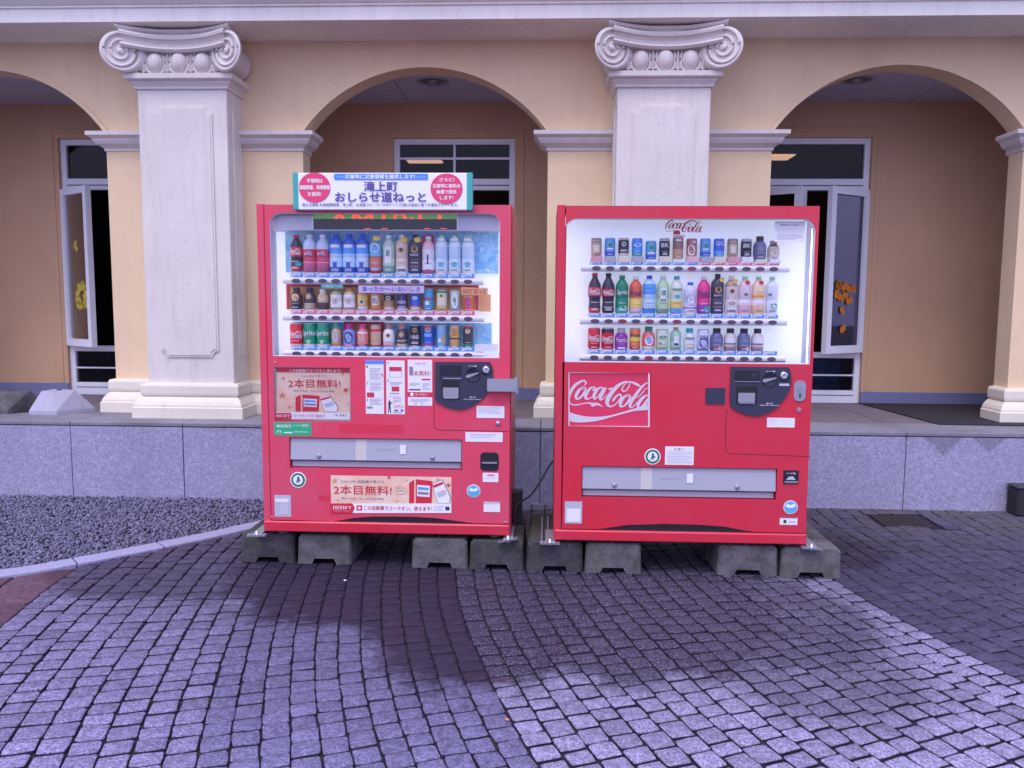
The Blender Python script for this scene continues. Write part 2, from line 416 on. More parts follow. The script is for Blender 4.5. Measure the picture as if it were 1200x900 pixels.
mat('frame_grey', (0.84, 0.84, 0.90), 0.45); mat('frame_inner', (0.09, 0.09, 0.13), 0.6)
mat('skirting', (0.20, 0.21, 0.38), 0.5); mat('rubber', (0.022, 0.02, 0.028), 0.85)
mat('room_dark', (0.10, 0.075, 0.09), 0.9)
mat('lamp_tube', (0.9, 0.7, 0.4), 0.5, emit=(1.0, 0.66, 0.34), estr=1.0)
mat('ceiling_board', (0.50, 0.47, 0.58), 0.8); mat('ceiling_gap', (0.12, 0.11, 0.14), 0.9)
mat('leaf_yellow', (0.62, 0.47, 0.06), 0.6); mat('leaf_deep_orange', (0.62, 0.20, 0.02), 0.6)
mat('crate_blue', (0.02, 0.12, 0.28), 0.5); mat('crate_light', (0.05, 0.20, 0.38), 0.5)
# green LED matrix, with rows of dots
m = mat('led_green', (0.05, 0.17, 0.05), 0.5); g = NG(m)
ck = g.n('ShaderNodeTexChecker'); ck.inputs['Scale'].default_value = 110; ck.inputs[1].default_value = (0.03, 0.16, 0.04, 1); ck.inputs[2].default_value = (0.13, 0.30, 0.08, 1)
g.l(g.pos(), ck.inputs[0]); g.l(ck.outputs[0], g.b.inputs['Base Color']); g.l(ck.outputs[0], g.b.inputs['Emission Color']); g.b.inputs['Emission Strength'].default_value = 0.5
# icy blue backing card, warm backing card
def card(name, a, b, c3, sc=14):
    m = mat(name, a, 0.5, emit=(1, 1, 1), estr=0.0); g = NG(m); p = g.pos()
    c = g.mix(g.ramp(g.noise(sc, 5, 0.65, p, 1.0), 0.38, 0.62), a, b)
    c = g.mix(g.ramp(g.noise(sc*3, 3, 0.6, p, 0.5), 0.58, 0.66), c, c3)
    g.l(c, g.b.inputs['Base Color'])
card('ice_card', (0.16, 0.50, 0.86), (0.42, 0.74, 0.95), (0.82, 0.90, 0.97))
card('warm_card', (0.72, 0.30, 0.10), (0.86, 0.52, 0.22), (0.90, 0.70, 0.45), 6)
card('autumn_card', (0.80, 0.50, 0.36), (0.86, 0.66, 0.52), (0.84, 0.56, 0.40), 5)
def glass(name, tint=(1, 1, 1), refl=0.06, rough=0.03, dirt=0.0):
    m = bpy.data.materials.new(name); m.use_nodes = True; t = m.node_tree; t.nodes.clear()
    tr = t.nodes.new('ShaderNodeBsdfTransparent'); tr.inputs[0].default_value = (*tint, 1)
    gl = t.nodes.new('ShaderNodeBsdfGlossy'); gl.inputs['Roughness'].default_value = rough
    fr = t.nodes.new('ShaderNodeFresnel'); fr.inputs[0].default_value = 1.45
    mt = t.nodes.new('ShaderNodeMath'); mt.operation = 'MULTIPLY_ADD'; mt.inputs[1].default_value = refl*10; mt.inputs[2].default_value = 0.0; mt.use_clamp = True
    mix = t.nodes.new('ShaderNodeMixShader'); o = t.nodes.new('ShaderNodeOutputMaterial')
    t.links.new(fr.outputs[0], mt.inputs[0]); t.links.new(mt.outputs[0], mix.inputs[0]); t.links.new(tr.outputs[0], mix.inputs[1]); t.links.new(gl.outputs[0], mix.inputs[2]); t.links.new(mix.outputs[0], o.inputs[0])
    MATS[name] = m
glass('machine_glass', (0.98, 0.98, 0.99), 0.035)
glass('window_glass', (0.62, 0.58, 0.66), 0.045, 0.02)

# ------------------------------------------------------------------ the setting: ground and paving
PC = (8.0, 5.6)                       # centre of the fan-laid setts
tag(MB().add([(-60, -60, -0.06), (60, -60, -0.06), (60, 60, -0.06), (-60, 60, -0.06)], [(0, 1, 2, 3)], 'ground_far').build('ground'), kind='structure')
KERB_OUT = [(-4.6, 3.35), (-3.7, 3.72), (-2.93, 4.13), (-2.64, 4.36), (-2.3, 4.70), (-1.98, 5.06), (-1.74, 5.42), (-1.6, 5.97)]
KW = 0.125
ko = [Vector(p) for p in smooth_loop(KERB_OUT, 8, False)]
def offs(L, w):
    o = []
    for i, p in enumerate(L):
        t = (L[min(i+1, len(L)-1)]-L[max(i-1, 0)]).normalized(); o.append(p+Vector((-t.y, t.x))*w)
    return o
ki = offs(ko, KW)
def in_gravel(x, y, L):
    # left of / behind the kerb line L
    for i in range(len(L)-1):
        if L[i].x <= x <= L[i+1].x:
            yy = L[i].y+(L[i+1].y-L[i].y)*(x-L[i].x)/(L[i+1].x-L[i].x+1e-9); return y > yy
    return x < L[0].x and y > L[0].y
paving = MB().add([(-6, -1, -0.014), (7, -1, -0.014), (7, 5.985, -0.014), (-6, 5.985, -0.014)], [(0, 1, 2, 3)], 'joint').build('paving')
tag(paving, 'grey granite sett paving laid in sweeping arcs in front of the machines', kind='structure')
def stone(cx, cy, quad, gap, rnd, z):
    """quad: 4 corners (x,y) ccw -> verts, faces of one sett with worn edges"""
    q = [Vector(p) for p in quad]; c = sum(q, Vector((0, 0)))/4
    q = [c+(p-c)*(1-gap/((p-c).length))+Vector((random.uniform(-rnd, rnd), random.uniform(-rnd, rnd))) for p in q]
    rim = []
    for i in range(4):
        a, b, d = q[i-1], q[i], q[(i+1) % 4]
        k = random.uniform(0.03, 0.08)
        rim += [b+(a-b)*k, b+(d-b)*k*random.uniform(0.8, 1.2)]
        rim.append((b+d)/2+(b+d-2*c).normalized()*random.uniform(-0.001, 0.003))
    n = len(rim); v = []
    tilt = Vector((random.uniform(-0.022, 0.022), random.uniform(-0.022, 0.022)))
    for sc, dz in ((1.0, -0.03), (1.0, -0.0042), (0.975, -0.0012), (0.92, 0.0)):
        for p in rim:
            w = c+(p-c)*sc; v.append((w.x, w.y, z+dz+(0 if dz < -0.02 else tilt.dot(w-c)+random.uniform(-0.001, 0.001))))
    v.append((c.x, c.y, z+random.uniform(0.0, 0.003)))
    f = [(k*n+i, k*n+(i+1) % n, (k+1)*n+(i+1) % n, (k+1)*n+i) for k in range(3) for i in range(n)]
    f += [(3*n+i, 3*n+(i+1) % n, 4*n) for i in range(n)]
    return v, f
GR = [on_floor(*p) for p in ((1022, 604), (1068, 604), (1092, 616), (1040, 617))]
gx0, gx1 = min(GR[0][0], GR[3][0]), max(GR[1][0], GR[2][0]); gy0, gy1 = GR[3][1], GR[0][1]
def big_mesh(name, stones, mname, parent=None, kind=None):
    V = []; Fc = []; T = []
    for v, f, tone in stones:
        o = len(V); V += v; Fc += [tuple(i+o for i in q) for q in f]; T += [tone]*len(f)
    me = bpy.data.meshes.new(name)
    c = np.array(V).mean(0) if parent is None or kind is None else np.array(V).mean(0)
    me.from_pydata((np.array(V)-c).tolist(), [], Fc); me.materials.append(MATS[mname]); me.materials.append(MATS['joint'])
    me.polygons.foreach_set('material_index', [1 if (k % 48) < 12 else 0 for k in range(len(Fc))])
    a = me.attributes.new('tone', 'FLOAT', 'FACE'); a.data.foreach_set('value', T)
    me.polygons.foreach_set('use_smooth', [True]*len(Fc))
    me.update(); o = bpy.data.objects.new(name, me); COL.objects.link(o); place(o, Vector(c), parent)
    if kind: o['kind'] = kind
    return o
allst = []
def lay(R0, R1, nring, ln, mname, th):
    w = (R1-R0)/nring
    for i in range(nring):
        ra, rb = R0+i*w, R0+(i+1)*w; rm = (ra+rb)/2
        a = random.uniform(0, ln)/rm+R(90)
        while a < R(262):
            L = ln*random.uniform(0.85, 1.15); b = a+L/rm
            am = (a+b)/2; cx, cy = PC[0]+rm*math.cos(am), PC[1]+rm*math.sin(am)
            if -4.6 < cx < 5.2 and 1.2 < cy < 6.02 and not in_gravel(cx, cy, [p+Vector((0, 0.13 if mname == 'sett_red' else 0.06)) for p in ko[::4]]) and not (gx0-0.03 < cx < gx1+0.03 and gy0-0.03 < cy < gy1+0.03):
                wb = lambda r_, t: 0.005*math.sin(t*11+r_*3.1)+0.003*math.sin(t*37+r_*7)
                quad = [(PC[0]+(r_+wb(r_, t))*math.cos(t), PC[1]+(r_+wb(r_, t))*math.sin(t)) for r_, t in ((ra, a), (rb, a), (rb, b), (ra, b))]
                gr, gt = (0.0052, 0.0072) if mname in ('sett_light', 'sett_left') else (0.0040, 0.0048)
                quad = [(PC[0]+(r_+wb(r_, t)+sr*gr)*math.cos(t+st*gt/rm), PC[1]+(r_+wb(r_, t)+sr*gr)*math.sin(t+st*gt/rm)) for r_, t, sr, st in ((ra, a, 1, 1), (rb, a, -1, 1), (rb, b, -1, -1), (ra, b, 1, -1))]
                quad = quad[::-1]
                v, f = stone(cx, cy, quad, 0.0, 0.0036, random.uniform(-0.002, 0.002))
                allst.append((cx, cy, v, f, min(1, max(0, random.gauss(0.5, 0.20 if mname != 'sett_smooth' else 0.11))), mname))
            a = b
lay(2.2, 6.52, 42, 0.108, 'sett_dark', 0)
lay(6.52, 8.58, 21, 0.096, 'sett_light', 0)
lay(8.58, 9.65, 11, 0.094, 'sett_smooth', 0)
lay(9.65, 10.70, 10, 0.096, 'sett_left', 0)
lay(10.70, 13.1, 9, 0.27, 'sett_red', 0)
def vis(s):
    px, py, d = proj(s[0], s[1], 0)
    return (0 if -20 < px < 1220 and py < 915 else 1, d)
allst.sort(key=vis)
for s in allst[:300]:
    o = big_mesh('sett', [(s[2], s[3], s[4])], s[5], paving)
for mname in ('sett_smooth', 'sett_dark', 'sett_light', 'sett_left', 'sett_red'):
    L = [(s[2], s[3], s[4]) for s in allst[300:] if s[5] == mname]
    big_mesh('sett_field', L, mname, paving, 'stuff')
# kerb: curved light granite pieces
kerb = empty('kerb', (-2.6, 4.6, 0)); tag(kerb, 'curved line of pale flush granite kerb stones round the gravel bed', 'kerb')
cuts = [0, 8, 20, 32, 44, len(ko)-1]
jx = [on_floor(91, 662)[0], on_floor(195, 641)[0]]
cuts = sorted({0, min(range(len(ko)), key=lambda i: abs(ko[i].x+3.75)), min(range(len(ko)), key=lambda i: abs(ko[i].x-jx[0])), min(range(len(ko)), key=lambda i: abs(ko[i].x-jx[1])), len(ko)-9, len(ko)-1})
for a, b in zip(cuts[:-1], cuts[1:]):
    seg = list(range(a, b+1)); mb = MB(); v = []
    for q, i in enumerate(seg):
        po, pi = Vector(ko[i]), Vector(ki[i])
        if q == 0: t = (ko[i+1]-ko[i]).normalized()*0.005; po += t; pi += t
        if q == len(seg)-1: t = (ko[i]-ko[i-1]).normalized()*0.005; po -= t; pi -= t
        d = (pi-po)
        v += [(po.x, po.y, -0.05), (po.x, po.y, 0.010), (*(po+d*0.06), 0.016), (*(pi-d*0.06), 0.016), (pi.x, pi.y, 0.010), (pi.x, pi.y, -0.05)]
    f = [(q*6+k, q*6+k+1, q*6+7+k, q*6+6+k) for q in range(len(seg)-1) for k in range(5)]+[tuple(range(5, -1, -1)), tuple(len(v)-6+k for k in range(6))]
    mb.add(v, f, 'kerb_granite').build('kerb_stone', kerb)
# gravel: thousands of small angular stones, one mesh
phi = (1+5**0.5)/2
ICO = np.array([(-1, phi, 0), (1, phi, 0), (-1, -phi, 0), (1, -phi, 0), (0, -1, phi), (0, 1, phi), (0, -1, -phi), (0, 1, -phi), (phi, 0, -1), (phi, 0, 1), (-phi, 0, -1), (-phi, 0, 1)])/1.9
ICF = np.array([(0, 11, 5), (0, 5, 1), (0, 1, 7), (0, 7, 10), (0, 10, 11), (1, 5, 9), (5, 11, 4), (11, 10, 2), (10, 7, 6), (7, 1, 8), (3, 9, 4), (3, 4, 2), (3, 2, 6), (3, 6, 8), (3, 8, 9), (4, 9, 5), (2, 4, 11), (6, 2, 10), (8, 6, 7), (9, 8, 1)])
kin = [Vector(p) for p in ki]
P = []
kx = np.array([p.x for p in kin]); ky = np.array([p.y for p in kin])
cand = rng.uniform((-5.6, 3.4), (-1.6, 5.98), (130000, 2))
yy = np.interp(cand[:, 0], kx, ky)
cand = cand[(cand[:, 1] > yy+0.008) & (cand[:, 0] < -1.62)][:34000]
V = np.empty((len(cand)*12, 3)); 
sc = rng.uniform(0.0055, 0.0115, len(cand))
for i, (x, y) in enumerate(cand):
    q = rng.normal(size=(3, 3)); q, _ = np.linalg.qr(q)
    V[i*12:i*12+12] = (ICO*rng.uniform(0.7, 1.3, (12, 1))*np.array([1.25, 0.9, 0.6]))@q*sc[i]+(x, y, -0.012+rng.uniform(-0.008, 0.012))
Fg = (ICF[None]+12*np.arange(len(cand))[:, None, None]).reshape(-1, 3)
me = bpy.data.meshes.new('gravel'); me.vertices.add(len(V)); me.vertices.foreach_set('co', V.ravel())
me.loops.add(len(Fg)*3); me.loops.foreach_set('vertex_index', Fg.ravel().astype(np.int32))
me.polygons.add(len(Fg)); me.polygons.foreach_set('loop_start', np.arange(0, len(Fg)*3, 3, dtype=np.int32))
me.update(calc_edges=True); me.validate()
a = me.attributes.new('tone', 'FLOAT', 'FACE'); a.data.foreach_set('value', np.repeat(np.clip(rng.normal(0.42, 0.24, len(cand)), 0, 1), 20).astype(np.float32))
me.materials.append(MATS['gravel']); go = bpy.data.objects.new('gravel', me); COL.objects.link(go)
tag(go, 'dark grey crushed stone gravel filling the bed below the plinth', 'gravel', kind='stuff')
loop = [(p.x, p.y, -0.022) for p in kin]+[(-6.2, 5.985, -0.022), (-6.2, 3.3, -0.022)]
tag(MB().add(loop, [tuple(range(len(loop)))], 'joint').build('gravel_bed'), kind='structure')

# ------------------------------------------------------------------ plinth
PZ = 0.575; PY = 5.98
pl = empty('granite_plinth', (0, PY, 0)); tag(pl, 'low grey granite plinth wall running behind both vending machines', 'plinth')
jn = [at(84, 540, PY)[0], at(215, 540, PY)[0], at(633, 540, PY)[0], at(1061, 540, PY)[0]]
js = [jn[0]-1.8, jn[0]-0.9, jn[0], jn[1]]
js += [jn[1]+(jn[2]-jn[1])*k/3 for k in (1, 2, 3)]+[jn[2]+(jn[3]-jn[2])*k/3 for k in (1, 2, 3)]+[jn[3]+0.9, jn[3]+1.8, jn[3]+2.7]
for a, b in zip(js[:-1], js[1:]):
    MB().box(a+0.003, b-0.003, PY+random.uniform(0, 0.002), PY+0.09, -0.05, PZ-0.034, 'granite_face', 0.002).build('stone_slab', pl)
    MB().box(a+0.002, b-0.002, PY-0.004+random.uniform(0, 0.002), PY+0.46, PZ-0.028, PZ, 'granite_top', 0.004).build('coping_slab', pl)
MB().box(js[0], js[-1], PY+0.02, PY+0.44, -0.05, PZ-0.030, 'joint').build('mortar', pl)
tf = tag(MB().box(js[0], js[-1], PY+0.45, 8.2, 0.0, PZ-0.004, 'ceiling_gap').build('terrace_floor'), kind='structure')
xs = js[0]; 
for iy, (ya, yb) in enumerate(((PY+0.463, 6.86), (6.866, 7.27), (7.276, 7.68))):
    for k in range(22):
        x0 = js[0]+k*0.45; MB().box(x0+0.003, x0+0.447, ya, yb, PZ-0.01, PZ+random.uniform(-0.001, 0.0005), 'floor_tile', 0.002).build('floor_tile', tf)

# ------------------------------------------------------------------ the arcaded building
B = empty('arcade_building', (-1, 6.6, PZ)); tag(B, 'peach stucco building with round arches, white pilasters and ionic capitals', 'building')
WY, WB = 6.60, 6.80
ARCH = [(-4.56, 0.975), (-0.986, 0.985), (2.72, 0.965)]
SPR, RISE = 2.84, 0.505
def arc_pts(cx, hw, grow=0.0, n=32, z0=None):
    r = (hw*hw+RISE*RISE)/(2*RISE); cz = SPR+RISE-r; rr = r+grow
    z0 = SPR if z0 is None else z0
    a0 = math.acos(min(1, (z0-cz)/rr))
    return [(cx+rr*math.sin(-a0+2*a0*i/n), cz+rr*math.cos(-a0+2*a0*i/n)) for i in range(n+1)]
XL, XR, ZT = -8.0, 7.5, 4.6
outer = [(XL, PZ)]
for cx, hw in ARCH:
    outer += [(cx-hw, PZ)]+arc_pts(cx, hw)+[(cx+hw, PZ)]
outer += [(XR, PZ), (XR, ZT), (XL, ZT)]
MB().plate(outer, [], WY, WB, 'stucco_peach').build('front_wall', B)
for cx, hw in ARCH:
    o = arc_pts(cx, hw, 0.032); i_ = arc_pts(cx, hw, 0.0)
    MB().plate(o+i_[::-1], [], WY-0.018, WY+0.01, 'stucco_peach').build('arch_moulding', B)
# cornice
prof = [(6.61, 3.55), (6.20, 3.55), (6.16, 3.555), (6.14, 3.56), (6.14, 3.655), (6.125, 3.66), (6.125, 3.672), (6.11, 3.68), (6.085, 3.70), (6.07, 3.715), (6.07, 3.76), (6.0, 3.80), (6.0, 3.9), (6.61, 3.92)]
v = [(x, y, z) for x in (XL, XR) for y, z in prof]; n = len(prof)
MB().add(v, [(k, k+1, n+k+1, n+k) for k in range(n-1)]+[tuple(range(n)), tuple(range(2*n-1, n-1, -1))], 'cornice_white').build('cornice', B)
# columns
def notched(x0, z0, x1, z1, r):
    out = []
    for cx, cz, a0 in ((x0, z0, 90), (x1, z0, 180), (x1, z1, 270), (x0, z1, 0)):
        for i in range(6):
            a = R(a0-90*i/5); out.append((cx+r*math.cos(a), cz+r*math.sin(a)))
    return out
def swept(mb, cx, half, yf, dent, sag, sec, m, n=20):
    """concave (in plan) band across the capital: sec = (dy, z) closed section"""
    v = []; k = len(sec)
    for i in range(n+1):
        u = -1+2*i/n
        for dy, z in sec: v.append((cx+u*half, yf+dy+dent*(1-u*u), z-sag*(1-u*u)))
    f = [(i*k+j, i*k+(j+1) % k, (i+1)*k+(j+1) % k, (i+1)*k+j) for i in range(n) for j in range(k)]+[tuple(range(k)), tuple(n*k+j for j in range(k))]
    mb.add(v, f, m)
def volute(mb, cx, cz, r, side, m):
    yaw = -side*R(24)   # face turned towards the middle of the capital
    def T(p):  # local: x right, y back, z up; the face is turned, the roll behind it runs straight back
        x, y, z = p; k = max(0.0, 1-max(0, y-0.03)/0.12)
        ya = yaw*k
        return (cx+x*math.cos(ya)-side*0.42*min(y, 0.2), 6.175+x*math.sin(ya)+y, cz+z)
    seg = 28; v = []; ring = []
    prof_ = [(0.0, 0.012), (r*0.80, 0.012), (r*0.84, 0.0), (r*0.97, 0.0), (r, 0.012), (r, 0.05), (r*0.93, 0.07), (r*0.78, 0.13), (r*0.70, 0.20), (r*0.74, 0.30), (r*0.84, 0.40)]
    for rr, y in prof_:
        for k in range(seg):
            a = 2*math.pi*k/seg; v.append(T((rr*math.cos(a), y, rr*math.sin(a))))
    f = [(i*seg+k, i*seg+(k+1) % seg, (i+1)*seg+(k+1) % seg, (i+1)*seg+k) for i in range(len(prof_)-1) for k in range(seg)]
    mb.add(v, f, m, True)
    pts = []
    for i in range(70):
        t = i/69; a = R(90)+side*(-1)*t*2*math.pi*2.2; rr = r*(0.88-0.72*t)
        pts.append(T((rr*math.cos(a)*1.0, 0.004, rr*math.sin(a))))
    mb.tube(pts, 0.011, m, 8, rf=lambda t: 0.0125-0.004*t)
    e = []; 
    ey = [(r*0.17*math.cos(R(b)), 0.004-0.018*math.sin(R(b))) for b in (0, 30, 60, 85)]
    v = [T((rr*math.cos(2*math.pi*k/12), y, rr*math.sin(2*math.pi*k/12))) for rr, y in ey for k in range(12)]
    mb.add(v, [(i*12+k, i*12+(k+1) % 12, (i+1)*12+(k+1) % 12, (i+1)*12+k) for i in range(3) for k in range(12)]+[tuple(36+k for k in range(12))], m, True)
def column(cx):
    # a column standing half out of the wall: shaft with raised panels, base, ionic capital
    hw = 0.348; x0, x1 = cx-hw, cx+hw; yf = 6.30
    first = MB().box(x0, x1, yf, WY+0.05, PZ+0.25, 3.20, 'stucco_white', 0.006)
    c = empty('pilaster', (cx, yf, PZ)); c.parent = B; c.location = Vector((cx, yf, PZ))-WL[B.name]; WL[c.name] = Vector((cx, yf, PZ))
    first.build('shaft', c)
    za, zb = 1.055, 2.98
    MB().plate(notched(x0+0.115, za, x1-0.115, zb, 0.05), [], yf-0.011, yf+0.01, 'stucco_white').plate(notched(x0+0.13, za+0.015, x1-0.13, zb-0.015, 0.05), [], yf-0.016, yf-0.009, 'stucco_white').build('raised_panel', c)
    for s in (-1, 1):
        xx = x0 if s < 0 else x1
        MB().box(min(xx, xx+s*0.014), max(xx, xx+s*0.014), yf+0.085, WY-0.06, za, zb, 'stucco_white', 0.004).build('side_panel', c)
    b = MB().rings(x0, x1, yf, WY+0.05, [(0.094, PZ), (0.094, PZ+0.082), (0.085, PZ+0.088), (0.083, PZ+0.105), (0.070, PZ+0.13), (0.045, PZ+0.158), (0.032, PZ+0.165), (0.030, PZ+0.171), (0.042, PZ+0.176), (0.046, PZ+0.195), (0.046, PZ+0.25), (0.036, PZ+0.268), (0.0, PZ+0.272)], 'stucco_base')
    b.build('base', c)
    MB().rings(x0, x1, yf, WY+0.05, [(0.0, 3.105), (0.018, 3.112), (0.020, 3.128), (0.036, 3.150), (0.040, 3.152), (0.040, 3.162), (0.066, 3.172), (0.072, 3.178), (0.072, 3.215), (0.0, 3.218)], 'stucco_capital').build('necking', c)
    bell = MB().rings(x0+0.02, x1-0.02, yf-0.0, WY+0.05, [(0.0, 3.21), (0.005, 3.30), (0.02, 3.40), (0.05, 3.50), (0.05, 3.54)], 'stucco_capital'); bell.build('bell', c)
    for s in (-1, 1):
        mb = MB(); volute(mb, cx+s*0.402, 3.362, 0.149, s, 'stucco_capital'); mb.build('volute', c)
    for k in (-1, 0, 1):   # eggs
        ex = cx+k*0.183; mb = MB(); v = []; nu, nv = 14, 12
        for i in range(nv+1):
            t = math.pi*i/nv
            for j in range(nu):
                a = 2*math.pi*j/nu; w = 0.058*(1-0.16*math.cos(t)*-1)
                v.append((ex+0.064*math.sin(t)*math.cos(a)*(1+0.12*math.cos(t)), yf-0.018+0.066*math.sin(t)*math.sin(a), 3.295+0.083*math.cos(t)))
        mb.add(v, [(i*nu+j, i*nu+(j+1) % nu, (i+1)*nu+(j+1) % nu, (i+1)*nu+j) for i in range(nv) for j in range(nu)], 'stucco_capital', True)
        mb.build('egg', c)
        sh = MB(); pts = [(ex+0.074*math.cos(R(a)), yf-0.03, 3.30+0.092*math.sin(R(a))) for a in range(150, 391, 12)]
        pts = [(p[0], p[1], p[2]) for p in pts]
        sh.tube(pts, 0.011, 'stucco_capital', 8); sh.build('egg_rim', c)
    for k in (-1.5, -0.5, 0.5, 1.5):   # darts
        dx = cx+k*0.183; MB().add([(dx-0.012, yf-0.02, 3.375), (dx+0.012, yf-0.02, 3.375), (dx+0.015, yf-0.03, 3.25), (dx, yf-0.045, 3.215), (dx-0.015, yf-0.03, 3.25), (dx, yf-0.055, 3.33)], [(0, 5, 1), (1, 5, 2), (2, 5, 3), (3, 5, 4), (4, 5, 0)], 'stucco_capital').build('dart', c)
        for s in (-1, 1): MB().tube([(dx+s*0.024, yf-0.025, 3.375), (dx+s*0.028, yf-0.03, 3.30), (dx+s*0.018, yf-0.03, 3.235)], 0.007, 'stucco_capital', 6).build('stem', c)
    mb = MB()
    swept(mb, cx, 0.395, 6.150, 0.075, 0.028, [(0.0, 3.515), (-0.012, 3.50), (-0.008, 3.482), (0.010, 3.476), (0.028, 3.455), (0.030, 3.435), (0.008, 3.425), (-0.004, 3.412), (0.012, 3.396), (0.2, 3.396), (0.2, 3.52)], 'stucco_capital', 24)
    mb.build('channel', c)
    mb = MB()
    swept(mb, cx, 0.43, 6.165, 0.085, 0.022, [(-0.015, 3.552), (-0.018, 3.543), (-0.010, 3.530), (0.020, 3.516), (0.3, 3.516), (0.3, 3.552)], 'stucco_capital', 20)
    mb.build('abacus', c)
CX = (-2.813, 0.864, 4.541)
for cx in CX: column(cx)
# imposts and pier bases between columns and arch openings
IMP = [(0.0, 2.700), (0.012, 2.703), (0.012, 2.722), (0.030, 2.735), (0.058, 2.752), (0.074, 2.775), (0.078, 2.79), (0.098, 2.803), (0.112, 2.812), (0.112, 2.842), (0.0, 2.846)]
BAS = [(0.094, PZ), (0.094, PZ+0.082), (0.085, PZ+0.088), (0.083, PZ+0.105), (0.070, PZ+0.13), (0.045, PZ+0.158), (0.032, PZ+0.165), (0.030, PZ+0.171), (0.042, PZ+0.176), (0.046, PZ+0.195), (0.046, PZ+0.25), (0.036, PZ+0.268), (0.0, PZ+0.272)]
edges = [-8.0]+[e for cx, hw in ARCH for e in (cx-hw, cx+hw)]+[7.5]
for i in range(0, len(edges), 2):
    x0, x1 = edges[i], edges[i+1]
    MB().rings(x0, x1, WY, WB, IMP, 'stucco_capital').rings(x0, x1, WB-0.001, WB+0.05, [(0, 2.70), (0, 2.84)], 'stucco_capital').build('impost', B)
    MB().rings(x0, x1, WY, WB, BAS, 'stucco_base').build('pier_base', B)
# rear wall with window openings
RY = 7.70
WIN = [(-4.655, -3.50), (-1.445, -0.305), (1.80, 2.955)]
WT = 3.022
holes = [[(a, PZ-0.02), (b, PZ-0.02), (b, WT), (a, WT)] for a, b in WIN]
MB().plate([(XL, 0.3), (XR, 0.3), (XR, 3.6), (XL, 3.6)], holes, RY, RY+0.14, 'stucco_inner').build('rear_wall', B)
sk = [XL]+[e for w in WIN for e in w]+[XR]
for i in range(0, len(sk), 2):
    MB().box(sk[i], sk[i+1]-0.0, RY-0.014, RY+0.01, PZ-0.003, PZ+0.115, 'skirting', 0.003).build('skirting_board', B)
for (a, b) in WIN:
    for x0, x1, z0, z1 in ((a-0.085, a-0.045, PZ+0.12, WT+0.085), (b+0.045, b+0.085, PZ+0.12, WT+0.085), (a-0.045, b+0.045, WT+0.045, WT+0.085)):
        MB().box(x0, x1, RY-0.008, RY+0.01, z0, z1, 'stucco_inner', 0.002).build('window_surround', B)
# ceiling boards
for k in range(17):
    for j in range(2):
        x0 = -8.0+k*0.91+0.34+(0.45 if k < 0 else 0)
        MB().box(x0+0.004, x0+0.906, WB+j*0.455+0.002, WB+(j+1)*0.455-0.002, 3.335, 3.35, 'ceiling_board').build('ceiling_panel', B)
MB().box(XL, XR, WB+0.001, RY+0.2, 3.352, 3.38, 'ceiling_gap').build('ceiling_void', B)
for px, py in ((507, 95), (1004, 93)):
    v = CD+CR*((px-600)/F)-CU*((py-450)/F); k = (3.335-EYE)/v.z; lx, ly = v.x*k, v.y*k
    ly = max(ly, WB+0.06)
    MB().lathe(lx, ly, [(0.135, 3.334), (0.135, 3.327), (0.122, 3.323), (0.108, 3.329), (0.105, 3.334)], 'steel_dull', 24).build('downlight_ring', B)
    MB().lathe(lx, ly, [(0.105, 3.3345), (0.09, 3.3325), (0.04, 3.332)], 'flap_dark', 24).lathe(lx, ly, [(0.04, 3.332), (0.035, 3.319), (0.01, 3.315)], 'steel_dull', 16).build('downlight', B)
# room behind the windows (dark) with lit ceiling strips
MB().box(XL, XR, 11.2, 11.3, 0.3, 3.6, 'room_dark').build('room_wall', B)
MB().box(XL, XR, 7.86, 11.2, 3.36, 3.42, 'room_dark').build('room_ceiling', B)
MB().box(XL, XR, 7.86, 11.2, 0.30, 0.50, 'room_dark').build('room_floor', B)
for s_ in (XL, XR-0.1): MB().box(s_, s_+0.1, 7.86, 11.2, 0.5, 3.36, 'room_dark').build('room_side', B)
def strip_light(pxs, lab):
    pts = []
    for px, py in pxs:
        v = CD+CR*((px-600)/F)-CU*((py-450)/F); k = (3.30-EYE)/v.z; pts.append((v.x*k, v.y*k))
    x0 = min(p[0] for p in pts); x1 = max(p[0] for p in pts); y0 = min(p[1] for p in pts); y1 = max(p[1] for p in pts)
    t = empty('ceiling_light', ((x0+x1)/2, (y0+y1)/2, 3.30)); tag(t, lab, 'lamp')
    MB().box(x0, x1, y0, y1, 3.30, 3.31, 'lamp_tube').build('diffuser', t)
    MB().box(x0-0.02, x1+0.02, y0-0.02, y1+0.02, 3.312, 3.355, 'frame_grey').build('housing', t)
strip_light([(475, 187), (519, 191.5)], 'lit warm ceiling light seen through the window above the signed machine')
strip_light([(850, 182), (922, 188)], 'lit warm ceiling light seen through the right-hand window')
